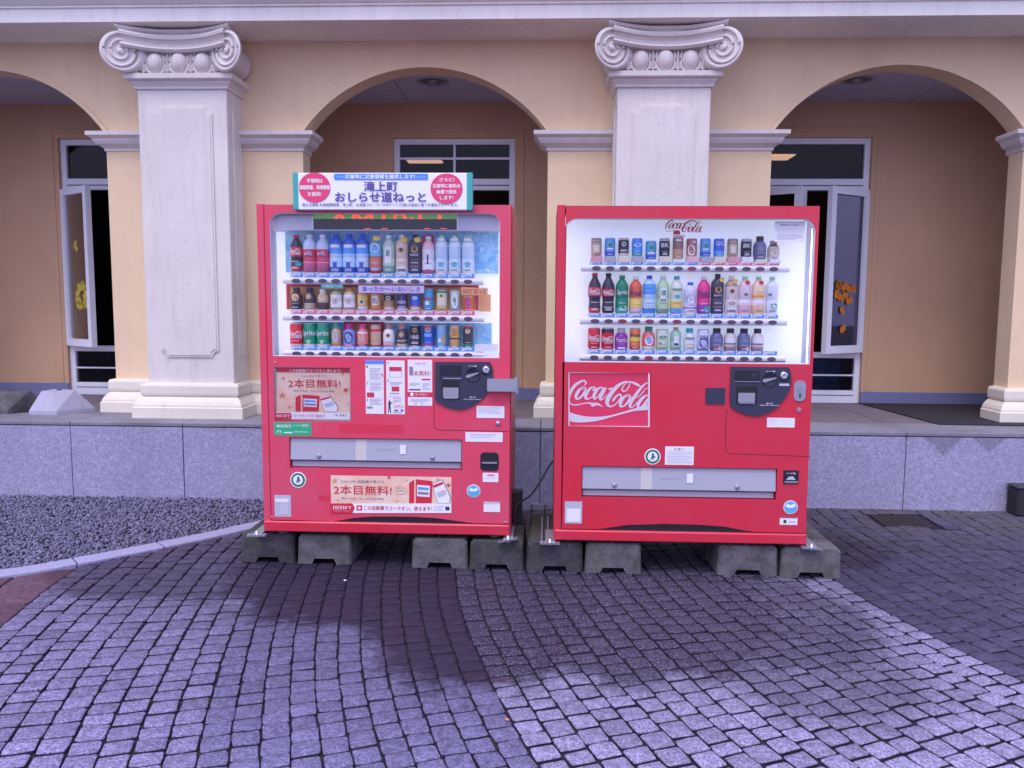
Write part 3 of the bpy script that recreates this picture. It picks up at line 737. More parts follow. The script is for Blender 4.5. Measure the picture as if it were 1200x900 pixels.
# windows
def sash(mb_par, hinge, width, ang, z0, z1, leafs, sgn):
    """an opened casement: hinge x, opening outward by ang; sgn=+1 hinge on the left"""
    ca, sa = math.cos(R(ang)), math.sin(R(ang))
    def T(u, d, z): return (hinge+sgn*(u*ca)-sgn*d*sa*1.0, RY+0.03-u*sa-d*ca, z)
    def bar(u0, u1, za, zb, d0, d1, m):
        v = [T(u, d, z) for z in (za, zb) for d in (d0, d1) for u in (u0, u1)]
        return v, [(0, 2, 3, 1), (4, 5, 7, 6), (0, 1, 5, 4), (2, 6, 7, 3), (0, 4, 6, 2), (1, 3, 7, 5)]
    fw = 0.062; mb = MB()
    for u0, u1, za, zb in ((0, fw, z0, z1), (width-fw, width, z0, z1), (fw, width-fw, z0, z0+fw*1.1), (fw, width-fw, z1-fw, z1)):
        v, f = bar(u0, u1, za, zb, 0, 0.05, 'frame_grey'); mb.add(v, f, 'frame_grey')
    mb.build('sash_frame', mb_par)
    mb = MB(); v, f = bar(fw, width-fw, z0+fw*1.1, z1-fw, 0.02, 0.028, 'window_glass'); mb.add(v, f, 'window_glass'); mb.build('pane', mb_par)
    for (u, z, r, m, rot) in leafs:
        out = []
        for i in range(18):
            a = 2*math.pi*i/18; rr = r*(0.75+0.35*abs(math.cos(a*1.0))-(0.3 if abs(a-math.pi/2) < 0.25 else 0))
            out.append((rr*math.cos(a), rr*math.sin(a)))
        cr_, sr_ = math.cos(rot), math.sin(rot)
        q = [(x*cr_-y*sr_, x*sr_+y*cr_) for x, y in out]
        mb = MB(); vv = [T(u+x, 0.034, z+y) for x, y in q]+[T(u+x, 0.030, z+y) for x, y in q]
        n_ = len(q)
        mb.add(vv, [tuple(range(n_)), tuple(range(2*n_-1, n_-1, -1))]+[(i, (i+1) % n_, n_+(i+1) % n_, n_+i) for i in range(n_)], m); mb.build('leaf_cutout', mb_par)
def window(i, grid, left_leaf, right_leaf, lower_bar=True):
    a, b = WIN[i]; w = empty('window', ((a+b)/2, RY+0.05, PZ)); w.parent = B; w.location = WL[w.name]-WL[B.name]
    y0, y1 = RY+0.035, RY+0.10; fw = 0.055
    zt0 = 2.60; zl = 1.055   # transom bottom, lower light top
    mb = MB()
    for x0, x1, z0, z1 in ((a, a+fw, PZ-0.002, WT), (b-fw, b, PZ-0.002, WT), (a+fw, b-fw, WT-fw, WT), (a+fw, b-fw, zt0-0.05, zt0+0.055), (a+fw, b-fw, zl-0.055, zl), (a+fw, b-fw, PZ-0.002, PZ+0.12)):
        mb.box(x0, x1, y0, y1, z0, z1, 'frame_grey', 0.004)
    mb.build('frame', w)
    mb = MB().box(a+fw, b-fw, y0-0.002, y0+0.02, zt0-0.012, zt0-0.002, 'frame_inner').box(a+fw, b-fw, y0-0.002, y0+0.02, PZ+0.07, PZ+0.078, 'frame_inner'); mb.build('joint_line', w)
    MB().box(a+fw, b-fw, y0+0.03, y0+0.036, zt0+0.055, WT-fw, 'window_glass').build('pane', w)
    MB().box(a+fw, b-fw, y0+0.03, y0+0.036, PZ+0.12, zl-0.055, 'window_glass').build('pane', w)
    xc = (a+b)/2
    MB().box(xc-0.02, xc+0.02, y0+0.002, y1, zl, zt0-0.05, 'frame_grey', 0.003).build('mullion', w)
    if lower_bar: MB().box(a+fw, b-fw, y0+0.005, y0+0.028, 0.832, 0.846, 'bar_white').build('glazing_bar', w)
    if grid:
        MB().box(xc-0.011, xc+0.011, y0+0.005, y0+0.028, zt0+0.055, WT-fw, 'frame_grey').build('glazing_bar', w)
        zz = (zt0+0.055+WT-fw)/2+0.03
        MB().box(a+fw, b-fw, y0+0.008, y0+0.026, zz-0.01, zz+0.01, 'frame_grey').build('glazing_bar', w)
    if left_leaf is not None: sash(w, a+0.03, 0.53, left_leaf[0], zl+0.005, zt0-0.055, left_leaf[1], 1)
    if right_leaf is not None: sash(w, b-0.03, 0.53, right_leaf[0], zl+0.005, zt0-0.055, right_leaf[1], -1)
    return w
random.seed(3)
ly = [(0.19+random.uniform(0, 0.25), 1.55+random.uniform(-0.11, 0.11), random.uniform(0.035, 0.05), 'leaf_yellow', random.uniform(0, 6)) for _ in range(10)]+[(0.24, 2.02, 0.035, 'leaf_yellow', 1), (0.26, 1.98, 0.03, 'leaf_yellow', 2.5)]
lo = [(0.13+random.uniform(0, 0.27), 1.62+random.uniform(-0.09, 0.06), random.uniform(0.03, 0.046), 'leaf_deep_orange', random.uniform(0, 6)) for _ in range(9)]+[(0.30, 1.45, 0.035, 'leaf_deep_orange', 1), (0.28, 1.28, 0.04, 'leaf_deep_orange', 2.5)]
window(0, False, (36, ly), None)
window(1, True, None, None)
window(2, False, (34, []), (34, lo))
# blue storage crate inside the right window
cx0, cz0 = at(952, 458, 8.05); cx1, cz1 = at(988, 421, 8.05)
cr = empty('storage_crate', ((cx0+cx1)/2, 8.2, 0.5)); tag(cr, 'blue plastic crate behind the low pane of the right-hand window', 'crate')
MB().box(cx0-0.2, cx1, 8.05, 8.45, 0.5, cz1, 'crate_blue', 0.01).build('box', cr)
MB().box(cx0-0.22, cx1+0.02, 8.03, 8.47, cz1+0.002, cz1+0.04, 'crate_light', 0.008).build('lid', cr)
for k in range(3): MB().box(cx0-0.1+k*0.13, cx0-0.02+k*0.13, 8.040, 8.049, cz0+0.08, cz1-0.08, 'crate_light', 0.003).build('panel', cr)

# ------------------------------------------------------------------ vending machines
# the flowing script logo, traced as pen strokes (x, y, pen width) on a 1200 wide grid
STROKES = [
 [(272, 232, 10), (292, 205, 22), (268, 176, 22), (215, 192, 30), (150, 240, 38), (105, 310, 38), (84, 380, 30), (84, 440, 16), (110, 482, 14), (170, 492, 16), (250, 474, 14), (330, 462, 15)],
 [(330, 462, 14), (362, 474, 30), (386, 486, 50), (425, 476, 32), (465, 487, 22), (512, 516, 3)],
 [(250, 262, 14), (205, 300, 34), (170, 365, 38), (170, 405, 28), (205, 408, 22), (250, 365, 28), (282, 305, 26), (283, 268, 16), (255, 256, 12), (252, 285, 8), (300, 300, 8)],
 [(378, 305, 22), (408, 275, 22), (385, 258, 16), (340, 280, 30), (300, 345, 38), (288, 395, 34), (315, 412, 20), (360, 392, 12), (398, 350, 8)],
 [(505, 268, 22), (470, 262, 18), (430, 295, 34), (395, 365, 38), (400, 408, 26), (435, 390, 14), (480, 325, 14), (515, 268, 18)],
 [(540, 262, 26), (505, 330, 36), (472, 398, 36), (490, 420, 18), (530, 390, 10), (556, 345, 6)],
 [(575, 284, 22), (622, 270, 22)],
 [(836, 184, 12), (838, 225, 14), (805, 290, 14), (766, 306, 18), (748, 280, 16), (772, 226, 12), (815, 186, 10)],
 [(838, 186, 16), (775, 188, 24), (700, 232, 40), (628, 310, 50), (575, 400, 54), (562, 465, 44), (592, 503, 26), (645, 494, 16), (700, 442, 16), (738, 380, 20), (722, 350, 22), (680, 368, 22), (645, 415, 28), (632, 440, 10)],
 [(830, 184, 12), (880, 192, 26), (935, 218, 32), (988, 248, 8)],
 [(815, 350, 14), (768, 388, 34), (733, 450, 40), (732, 500, 30), (770, 500, 20), (818, 455, 28), (850, 395, 26), (845, 356, 14), (815, 352, 10), (830, 385, 8), (880, 380, 8)],
 [(1078, 192, 14), (1040, 206, 18), (985, 260, 30), (925, 345, 38), (872, 430, 40), (850, 490, 36), (868, 516, 18), (905, 490, 12), (940, 440, 8)],
 [(1084, 264, 14), (1040, 272, 10), (995, 335, 12), (930, 395, 8)],
 [(1082, 356, 14), (1040, 364, 26), (990, 410, 38), (952, 480, 38), (962, 516, 24), (1000, 500, 16), (1045, 440, 16), (1084, 385, 16)],
]
TAIL = [[(1120, 352, 30), (1080, 420, 38), (1048, 485, 38), (1062, 515, 22), (1110, 490, 12), (1150, 440, 6)]]
def script_logo(mb, X0, X1, Z0, Z1, y, m, full=True, clip=None, shear=0.0):
    """map the grid (x 60..1150, y 170..520) to the box; strokes step 0.1 mm forward so none overlap in one plane"""
    gx0, gx1, gy0, gy1 = (60, 1150, 165, 525) if clip is None else clip
    for si, st in enumerate(STROKES+(TAIL if full else [])):
        pts = smooth_loop([Vector(p) for p in st], 5, False); L = []; Rr = []
        for i, p in enumerate(pts):
            t = pts[min(i+1, len(pts)-1)]-pts[max(i-1, 0)]; t = Vector((t.x, t.y)).normalized(); nrm = Vector((-t.y, t.x))
            for lst, s in ((L, 1), (Rr, -1)):
                q = Vector((p.x, p.y))+nrm*s*max(p.z, 2)/2
                if clip: q.x = min(max(q.x, gx0), gx1)
                lst.append((X0+(q.x-gx0)/(gx1-gx0)*(X1-X0), y-si*0.00012, Z1-(q.y-gy0)/(gy1-gy0)*(Z1-Z0)))
        n = len(L); mb.add(L+Rr, [(i, i+1, n+i+1, n+i) for i in range(n-1)], m)
def at_cyl(mb, start, cx, cy, r):
    """wrap the vertices added since `start` (built on the plane y=0 round x=cx) onto a cylinder front"""
    for i in range(start, len(mb.v)):
        x, y, z = mb.v[i]; a = max(-1.5, min(1.5, (x-cx)/r)); rr = r-y
        mb.v[i] = (cx+rr*math.sin(a), cy-rr*math.cos(a), z)

COLS = {}
def cm(c, rough=0.35):
    key = 'drink_'+''.join('%02x' % int(v*255) for v in c)
    if key not in MATS: mat(key, c, rough)
    return key
WHT = (0.82, 0.82, 0.86); RED = (0.62, 0.03, 0.06); DK = (0.035, 0.025, 0.05); BRN = (0.10, 0.045, 0.035); GOLD = (0.62, 0.38, 0.12)
BLU = (0.03, 0.12, 0.60); LBL = (0.18, 0.48, 0.88); TEA = (0.35, 0.52, 0.34); GRN = (0.02, 0.28, 0.15); CLR = (0.55, 0.68, 0.85); PNK = (0.80, 0.10, 0.30)
TAN = (0.60, 0.45, 0.30); ORG = (0.85, 0.33, 0.06); PUR = (0.30, 0.06, 0.40); CRM = (0.80, 0.72, 0.58); YEL = (0.85, 0.62, 0.12); LPK = (0.82, 0.50, 0.56); STEEL = (0.45, 0.45, 0.5); NVY = (0.03, 0.04, 0.16); AQU = (0.05, 0.45, 0.50); LGR = (0.45, 0.72, 0.40)
SHAPES = {
 'pet': ([(0.80, 0), (0.95, 0.02), (1, 0.06), (1, 0.35), (0.96, 0.37), (0.96, 0.40), (1, 0.42), (1, 0.68), (0.93, 0.76), (0.62, 0.85), (0.40, 0.89), (0.38, 0.915)], 0.92, 0.46),
 'contour': ([(0.72, 0), (0.88, 0.03), (0.92, 0.12), (0.82, 0.26), (0.84, 0.36), (1, 0.46), (1, 0.60), (0.88, 0.72), (0.60, 0.82), (0.40, 0.88), (0.36, 0.915)], 0.92, 0.44),
 'square': ([(0.92, 0), (1, 0.03), (1, 0.36), (0.95, 0.38), (1, 0.40), (1, 0.74), (0.92, 0.80), (0.50, 0.88), (0.38, 0.915)], 0.92, 0.44),
 'can': ([(0.80, 0), (0.86, 0.015), (1, 0.06), (1, 0.92), (0.90, 0.97), (0.92, 0.985), (0.90, 1.0), (0.82, 0.99)], None, 0),
 'slim': ([(0.82, 0), (0.9, 0.015), (1, 0.05), (1, 0.94), (0.92, 0.98), (0.93, 1.0), (0.86, 0.99)], None, 0),
 'small': ([(0.85, 0), (1, 0.04), (1, 0.58), (0.90, 0.68), (0.62, 0.78), (0.56, 0.80)], 0.80, 0.60),
}
def drink(kind, cxp, top, bot, wpx, Yd, spec, lab, grp):
    """spec: body colour, cap colour, bands [(z0,z1,col)], emblem list"""
    body, cap, bands, emb = spec
    x, zt = at(cxp, top, Yd); _, zb = at(cxp, bot, Yd); x2, _ = at(cxp+wpx/2, top, Yd)
    h = zt-zb; r = (x2-x)*1.08
    prof, capz, capr = SHAPES[kind]
    pr = [(a*r, zb+b*h) for a, b in prof]
    zs = sorted({zb+b*h for band in bands for b in band[:2]})
    full = []
    for (r0, z0), (r1, z1) in zip(pr[:-1], pr[1:]):
        full.append((r0, z0))
        for z in zs:
            if min(z0, z1)+1e-5 < z < max(z0, z1)-1e-5: full.append((r0+(r1-r0)*(z-z0)/(z1-z0), z))
    full.append(pr[-1])
    if kind in ('can', 'slim'): lidm = cm(STEEL)
    ms = []
    for (r0, z0), (r1, z1) in zip(full[:-1], full[1:]):
        t = ((z0+z1)/2-zb)/h; c = body
        for b0, b1, bc in bands:
            if b0 <= t <= b1: c = bc
        if kind in ('can', 'slim') and t > 0.95: c = STEEL
        ms.append(cm(c))
    root = empty('drink_bottle' if capz else 'drink_can', (x, Yd, zb)); tag(root, lab, 'bottle' if capz else 'can', grp)
    MB().lathe(x, Yd, full, ms, 18).build('body', root)
    if capz: MB().lathe(x, Yd, [(capr*r, zb+capz*h-0.001), (capr*r, zb+h*0.985), (capr*r*0.9, zb+h)], cm(cap), 14).build('cap', root)
    lum = sum(body)/3; c_ = WHT if lum < 0.45 else (0.22, 0.18, 0.26)
    emb = list(emb)+[('rect', 0.075, 0.092, 0.55, c_), ('rect', 0.105, 0.115, 0.4, c_), ('rect', 0.265, 0.277, 0.6, c_)]
    for e in emb:
        mb = MB(); n0 = 0
        if e[0] == 'disc': _, ez, er, c, c2 = e; mb.add([(p[0], -0.0008, p[1]) for p in disc(x, zb+ez*h, er*r, 20)], [tuple(range(20))], cm(c)); mb.add([(p[0], -0.0014, p[1]) for p in disc(x, zb+ez*h, er*r*0.6, 16)], [tuple(range(16))], cm(c2)); nm = 'emblem'
        elif e[0] == 'rect':
            _, z0, z1, hw, c = e; vs = [(x+u*hw*r, -0.0008, zb+z*h) for z in (z0, z1) for u in (-1, -0.5, 0, 0.5, 1)]; mb.add(vs, [(i, i+1, i+6, i+5) for i in range(4)], cm(c)); nm = 'label'
        elif e[0] == 'text': _, s, z0, z1, hw, c = e; text(mb, s, x-hw*r, x+hw*r, zb+z0*h, zb+z1*h, -0.0018, cm(c), 0.02); nm = 'lettering'
        elif e[0] == 'logo': _, z0, z1, hw, c = e; script_logo(mb, x-hw*r, x+hw*r, zb+z0*h, zb+z1*h, -0.0016, cm(c)); nm = 'lettering'
        elif e[0] == 'ell': _, ez, ex, rx, rz, c = e; mb.add([(p[0], -0.0022, p[1]) for p in disc(x+ex*r, zb+ez*h, rx*r, 16, rz*h)], [tuple(range(16))], cm(c)); nm = 'emblem'
        at_cyl(mb, n0, x, Yd, r*(1.0)); mb.build(nm, root)
    return root

class Machine:
    def __init__(s, name, Y, lab, x0, x1, zb, zt, door_x):
        s.Y = Y; s.root = empty('vending_machine', ((x0+x1)/2, Y, zb)); tag(s.root, lab, 'vending machine', 'vending machines'); s.x0, s.x1, s.zb, s.zt = x0, x1, zb, zt; s.door_x = door_x
        s.sub = s.root
    def P(s, px, py, dy=0.0): return at(px, py, s.Y+dy)
    def rect(s, name, a, b, c, d, proud, m, parent=None, thick=0.003, r=0.0, sub=None):
        """pixel box left,top,right,bottom drawn on the machine's front plane"""
        x0, z1 = s.P(a, b); x1, z0 = s.P(c, d)
        pts = rrect(x0, z0, x1, z1, r) if r > 0 else [(x0, z0), (x1, z0), (x1, z1), (x0, z1)]
        return MB().plate(pts, [], s.Y-proud, s.Y-proud+thick, m).build(name, parent or s.root)
    def poly(s, name, pts, proud, m, parent=None, thick=0.003):
        return MB().plate([s.P(*p) for p in pts], [], s.Y-proud, s.Y-proud+thick, m).build(name, parent or s.root)
    def txt(s, str_, a, b, c, d, proud, m, parent, bold=0.0, name='lettering'):
        x0, z1 = s.P(a, b); x1, z0 = s.P(c, d); mb = MB(); text(mb, str_, x0, x1, z0, z1, s.Y-proud, m, bold)
        return mb.build(name, parent)
    def disc(s, name, px, py, rpx, proud, m, parent=None, thick=0.003, ry=None):
        x, z = s.P(px, py); x2, _ = s.P(px+rpx, py)
        return MB().plate(disc(x, z, x2-x, 28, None if ry is None else (x2-x)*ry/rpx), [], s.Y-proud, s.Y-proud+thick, m).build(name, parent or s.root)
def machine(name, Y, lab, x0, x1, zb, zt, win, winr, poster, slot, vent, seam_x, base_h):
    RED_ = 'machine_red_faded' if name == 'left' else 'machine_red'
    M = Machine(name, Y, lab, x0, x1, zb, zt, seam_x)
    D = 0.70; ft = 0.04
    # display window outline
    wx0, wz1 = M.P(win[0], win[1]); wx1, wz0 = M.P(win[2], win[3])
    H1 = rrect(wx0, wz0, wx1, wz1, winr, 8, (0, 0, 1, 1))
    px0, pz1 = M.P(poster[0], poster[1]); px1, pz0 = M.P(poster[2], poster[3])
    H2 = [(px0, pz0), (px1, pz0), (px1, pz1), (px0, pz1)]
    sx0, sz1 = M.P(slot[0], slot[1]); sx1, sz0 = M.P(slot[2], slot[3])
    H3 = [(sx0, sz0), (sx1, sz0), (sx1, sz1), (sx0, sz1)]
    zbase = zb+base_h
    va = [M.P(*p) for p in vent]
    out = [(seam_x, zbase)]+[(va[0][0], zbase)]+[p for p in va[1:-1]]+[(va[-1][0], zbase), (x1-0.006, zbase), (x1-0.006, zt-0.006), (seam_x, zt-0.006)]
    MB().plate(out, [H1[::-1], H2[::-1], H3[::-1]], Y, Y+ft, RED_).build('door', M.root)
    H1b = rrect(wx0+0.003, wz0+0.003, wx1-0.003, wz1-0.003, winr-0.003, 8, (0, 0, 1, 1))
    MB().plate(H1, [H1b[::-1]], Y+0.003, Y+ft, 'housing_white').build('window_trim', M.root)
    # left edge strip, top strip, kick strip
    MB().box(x0, seam_x-0.004, Y+0.002, Y+0.05, zb+0.0, zt, RED_, 0.004).build('edge_trim', M.root)
    MB().box(x0+0.004, x1-0.002, Y-0.012, Y+0.03, zb, zbase-0.006, 'machine_red', 0.006).build('kick_strip', M.root)
    MB().box(seam_x-0.004, x1-0.008, Y+0.010, Y+0.045, zbase-0.012, zbase+0.06, 'charcoal').build('vent', M.root)
    for k in range(4):
        zz = zbase+0.004+k*0.012
        MB().box(va[0][0]+0.02, va[-1][0]-0.02, Y+0.003, Y+0.009, zz, zz+0.004, 'black').build('vent_slat', M.root)
    # cabinet behind the door
    cab = MB()
    cab.box(x0, x0+0.007, Y+0.052, Y+D, zb, zt, 'machine_red_side'); cab.box(x1-0.007, x1, Y+0.045, Y+D, zb, zt, 'machine_red_side')
    cab.box(x0+0.007, x1-0.007, Y+0.045, Y+D, zt-0.02, zt-0.001, 'machine_red_side'); cab.box(x0+0.02, x1-0.02, Y+0.21, Y+D-0.001, zb, zt-0.021, 'charcoal')
    cab.box(x0+0.02, x1-0.02, Y+0.05, Y+0.208, zb, wz0-0.02, 'charcoal')
    cab.build('cabinet', M.root)
    # display case interior
    t = 0.01
    wr = min(wx1+0.02, x1-0.017)
    ds = MB(); yb = Y+0.17
    ds.box(wx0-0.02, wr, yb, yb+0.01, wz0-0.02, wz1+0.03, 'display_white'); ds.box(wx0-0.03, wx0-0.02, Y+ft, yb, wz0-0.02, wz1+0.03, 'housing_white')
    ds.box(wr, wr+0.008, Y+ft, yb, wz0-0.02, wz1+0.03, 'housing_white'); ds.box(wx0-0.02, wr, Y+ft+0.001, yb, wz0-0.03, wz0-0.02, 'housing_white')
    ds.box(wx0-0.02, wr, Y+ft+0.001, yb, wz1+0.02, wz1+0.03, 'housing_white')
    ds.build('display_case', M.root)
    MB().box(wx0-0.012, min(wx1+0.012, wr-0.001), Y+ft+0.0005, Y+ft+0.0045, wz0-0.012, wz1+0.012, 'machine_glass').build('glass', M.root)
    for xx in (wx0-0.0155, wr-0.0046):
        MB().tube([(xx, Y+0.052, wz0), (xx, Y+0.052, wz1)], 0.0042, 'tube_lamp', 8).build('lamp_tube', M.root)
    M.win = (wx0, wx1, wz0, wz1)
    # delivery slot: recessed flap
    MB().box(sx0-0.01, sx1+0.01, Y+0.042, Y+0.048, sz0-0.01, sz1+0.01, 'flap_dark').build('slot_recess', M.root)
    fl = MB(); h = sz1-sz0
    v = [(sx0+0.004, Y+0.014, sz1-0.006), (sx1-0.004, Y+0.014, sz1-0.006), (sx1-0.004, Y+0.004, sz0+h*0.28), (sx0+0.004, Y+0.004, sz0+h*0.28), (sx0+0.004, Y+0.020, sz1-0.006), (sx1-0.004, Y+0.020, sz1-0.006), (sx1-0.004, Y+0.012, sz0+h*0.26), (sx0+0.004, Y+0.012, sz0+h*0.26)]
    fl.add(v, [(0, 1, 2, 3), (4, 7, 6, 5), (0, 3, 7, 4), (1, 5, 6, 2), (3, 2, 6, 7), (0, 4, 5, 1)], 'plastic_flap')
    flap = fl.build('delivery_flap', M.root)
    MB().box(sx0+0.006, sx1-0.006, Y+0.024, Y+0.036, sz0+0.004, sz0+h*0.22, 'plastic_flap', 0.004).build('slot_sill', M.root)
    fx = sx0+(sx1-sx0)*(0.385 if slot[0] < 600 else 0.305)
    MB().add([(fx, Y+0.0128, sz1-0.007), (fx+0.062, Y+0.0128, sz1-0.007), (fx+0.062, Y+0.003, sz0+h*0.285), (fx, Y+0.003, sz0+h*0.285)], [(0, 1, 2, 3)], 'flap_strip').build('strip', flap)
    for q in (0.17, 0.83 if slot[0] < 600 else 0.80):
        MB().lathe(sx0+(sx1-sx0)*q, sz0+h*0.40, [(0.013, Y+0.006), (0.012, Y-0.003), (0.006, Y-0.006)], 'steel_dull', 14, 'y').build('screw', flap)
    ax = fx+0.16+0.05
    mb = MB(); text(mb, '商品取出口', fx+0.11, fx+0.22, sz0+h*0.62, sz0+h*0.70, Y+0.0055, 'sticker_grey'); mb.box(fx+0.25, fx+0.285, Y+0.0035, Y+0.0055, sz0+h*0.50, sz0+h*0.80, 'paper'); mb.build('marking', flap)
    return M
def shelf(M, y_bar, half, xa, xb, xs, ybtn, tag_y, tag_m, red_btn=(), tagm2=None):
    """white button rail: y_bar centre row in pixels at left/right end"""
    Ys = M.Y+0.062
    x0, z0 = at(xa, y_bar[0], Ys); x1, z1 = at(xb, y_bar[1], Ys); _, zt = at(xa, y_bar[0]-half, Ys); r = zt-z0
    zc = (z0+z1)/2
    sh = MB(); pts = [(0, 1), (0.35, 0.92), (0.62, 0.6), (0.72, 0.1), (0.62, -0.5), (0.3, -0.9), (0, -1)]
    v = [(x, Ys+0.02-q*0.03, zc+w*r) for x in (x0, x1) for q, w in pts]; n = len(pts)
    sh.add(v, [(k, k+1, n+k+1, n+k) for k in range(n-1)]+[(n-1, 0, n, 2*n-1), tuple(range(n)), tuple(n+k for k in range(n))], 'bar_white')
    s_ = sh.build('button_rail', M.root)
    MB().box(x0+0.004, x1-0.004, Ys+0.021, Ys+0.07, zc-r*0.5, zc-r*0.1, 'housing_white').build('shelf', M.root)
    tt, tb = tag_y
    for i, cx in enumerate(xs):
        fr = i/(len(xs)-1)
        dyp = (y_bar[1]-y_bar[0])*fr
        bx, bz = at(cx, ybtn+dyp, Ys); bx2, _ = at(cx+5.2, ybtn+dyp, Ys)
        MB().plate(disc(bx, zc-0.06*r, bx2-bx, 18, (bx2-bx)*0.50), [], Ys-0.0055, Ys+0.004, 'btn_red' if i in red_btn else 'btn').build('select_button', s_)
        x0_, zt_ = at(cx-7.2, tt+dyp, Ys); x1_, zb_ = at(cx+7.2, tb+dyp, Ys)
        tm = tag_m if tagm2 is None or i < tagm2[0] else tagm2[1]
        mb = MB().box(x0_, x1_, Ys+0.012, Ys+0.016, zc+r+0.001, zc+r+(zt_-zb_), tm)
        w = x1_-x0_; hh = zt_-zb_
        mb.box(x0_+w*0.22, x1_-w*0.22, Ys+0.0105, Ys+0.0118, zc+r+hh*0.42, zc+r+hh*0.93, 'white')
        mb.box(x0_+w*0.30, x1_-w*0.30, Ys+0.009, Ys+0.0103, zc+r+hh*0.60, zc+r+hh*0.70, 'grey_ink')
        mb.box(x0_+w*0.06, x0_+w*0.18, Ys+0.0105, Ys+0.0118, zc+r+hh*0.15, zc+r+hh*0.85, 'white')
        mb.build('price_tag', s_)
mat('tag_blue', (0.10, 0.33, 0.80), 0.5); mat('tag_pink', (0.78, 0.14, 0.28), 0.5)

# ---- left machine
LY = 4.44
lx0, _ = at(304.5, 430, LY); lx1, _ = at(599.0, 430, LY); lsx, _ = at(318, 600, LY)
ML = machine('left', LY, 'red vending machine with white and teal sign board on top and autumn posters', lx0, lx1, 0.20, 2.03,
    (315.5, 249.5, 585.3, 419.8), 0.06, (320.5, 430, 411.3, 494), (338.8, 512.5, 541.2, 551.5),
    [(345, 611), (390, 611.3), (415, 606.8), (440, 605.2), (480, 605.4), (510, 607), (535, 610.5), (556, 614)], lsx, 0.066)
Y = LY
def rowx(a, b, off, sc, n=14): return [off+(a+(b-a)*i/(n-1))/sc for i in range(n)]
XL1 = rowx(208, 940, 290, 3.636); XL2 = rowx(209, 941, 290, 3.636); XL3 = rowx(210, 940, 290, 3.636)
shelf(ML, (328.5, 330.5), 3.9, 331, 566.5, XL1, 328.3, (319.8, 325.0), 'tag_blue')
shelf(ML, (371.8, 373.8), 3.9, 331, 567.5, XL2, 371.5, (363.2, 368.4), 'tag_pink')
shelf(ML, (414.0, 416.2), 3.9, 331.5, 566.5, XL3, 413.8, (406.0, 411.0), 'tag_blue')
def backing(M, name, a, b, c, d, m, dy=0.160, frame=None):
    x0, z1 = at(a, b, M.Y+dy); x1, z0 = at(c, d, M.Y+dy)
    o = MB().box(x0, x1, M.Y+dy, M.Y+dy+0.003, z0, z1, m).build(name, M.root)
    if frame:
        w = 0.013; f = MB()
        for q in ((x0, x1, z1-w, z1), (x0, x0+w, z0, z1-w), (x1-w, x1, z0, z1-w)): f.box(q[0], q[1], M.Y+dy-0.012, M.Y+dy-0.001, q[2], q[3], frame)
        f.build('frame', o)
    return o
backing(ML, 'backing_card', 334, 271.5, 584, 320.5, 'ice_card', 0.155)
backing(ML, 'backing_card', 336, 333, 561, 364, 'warm_card', 0.155, 'red_ink')
backing(ML, 'backing_card', 343, 377, 576, 407, 'ice_card', 0.155)
for a, b in ((403.5, 450.5),): backing(ML, 'hot_frame', a, 376.8, b, 407, 'warm_card', 0.150, 'red_ink')
backing(ML, 'backing_card', 561.5, 345, 575, 365, 'orange_poster', 0.158)
# header housing with the LED board
hx0, hz1 = at(316, 247, Y+0.05); hx1, hz0 = at(586, 270.5, Y+0.05); 
hx0, hx1 = ML.win[0]-0.015, ML.win[1]+0.015
l0, lz0 = at(368, 268.5, Y+0.05); l1, lz1 = at(535, 245, Y+0.05)
hb = MB(); hb.box(hx0, l0-0.004, Y+0.05, Y+0.15, hz0, ML.win[3]+0.015, 'housing_white'); hb.box(l1+0.004, hx1, Y+0.05, Y+0.15, hz0, ML.win[3]+0.015, 'housing_white'); hb.box(l0-0.004, l1+0.004, Y+0.058, Y+0.15, hz0, ML.win[3]+0.015, 'bar_white')
hb.box(l0-0.010, l0-0.004, Y+0.046, Y+0.0499, hz0, ML.win[3]+0.015, 'bar_white'); hb.box(l1+0.004, l1+0.010, Y+0.046, Y+0.0499, hz0, ML.win[3]+0.015, 'bar_white')
hd = hb.build('header', ML.root)
_, gz = at(400, 256.5, Y+0.052)
board = MB().box(l0, l1, Y+0.055, Y+0.0575, gz-0.03, lz1, 'led_green').build('led_board', ML.root)
MB().box(l0, l1, Y+0.050, Y+0.053, lz0, gz, 'navy2').build('cover', board)
mb = MB(); x0, _ = at(385, 256, Y+0.054); x1, _ = at(517, 256, Y+0.054); _, za = at(385, 248.8, Y+0.054); _, zb_ = at(385, 266, Y+0.054)
text(mb, 'AM10:51', x0, x1, zb_, za, Y+0.0545, 'led_red', 0.03); mb.build('lettering', board)
mb = MB()
for q in (427, 447, 497, 516):
    a0, z_ = at(q, 268.3, Y+0.049); mb.box(a0, a0+0.035, Y+0.048, Y+0.0495, z_, z_+0.004, 'led_red')
mb.build('lettering', board)
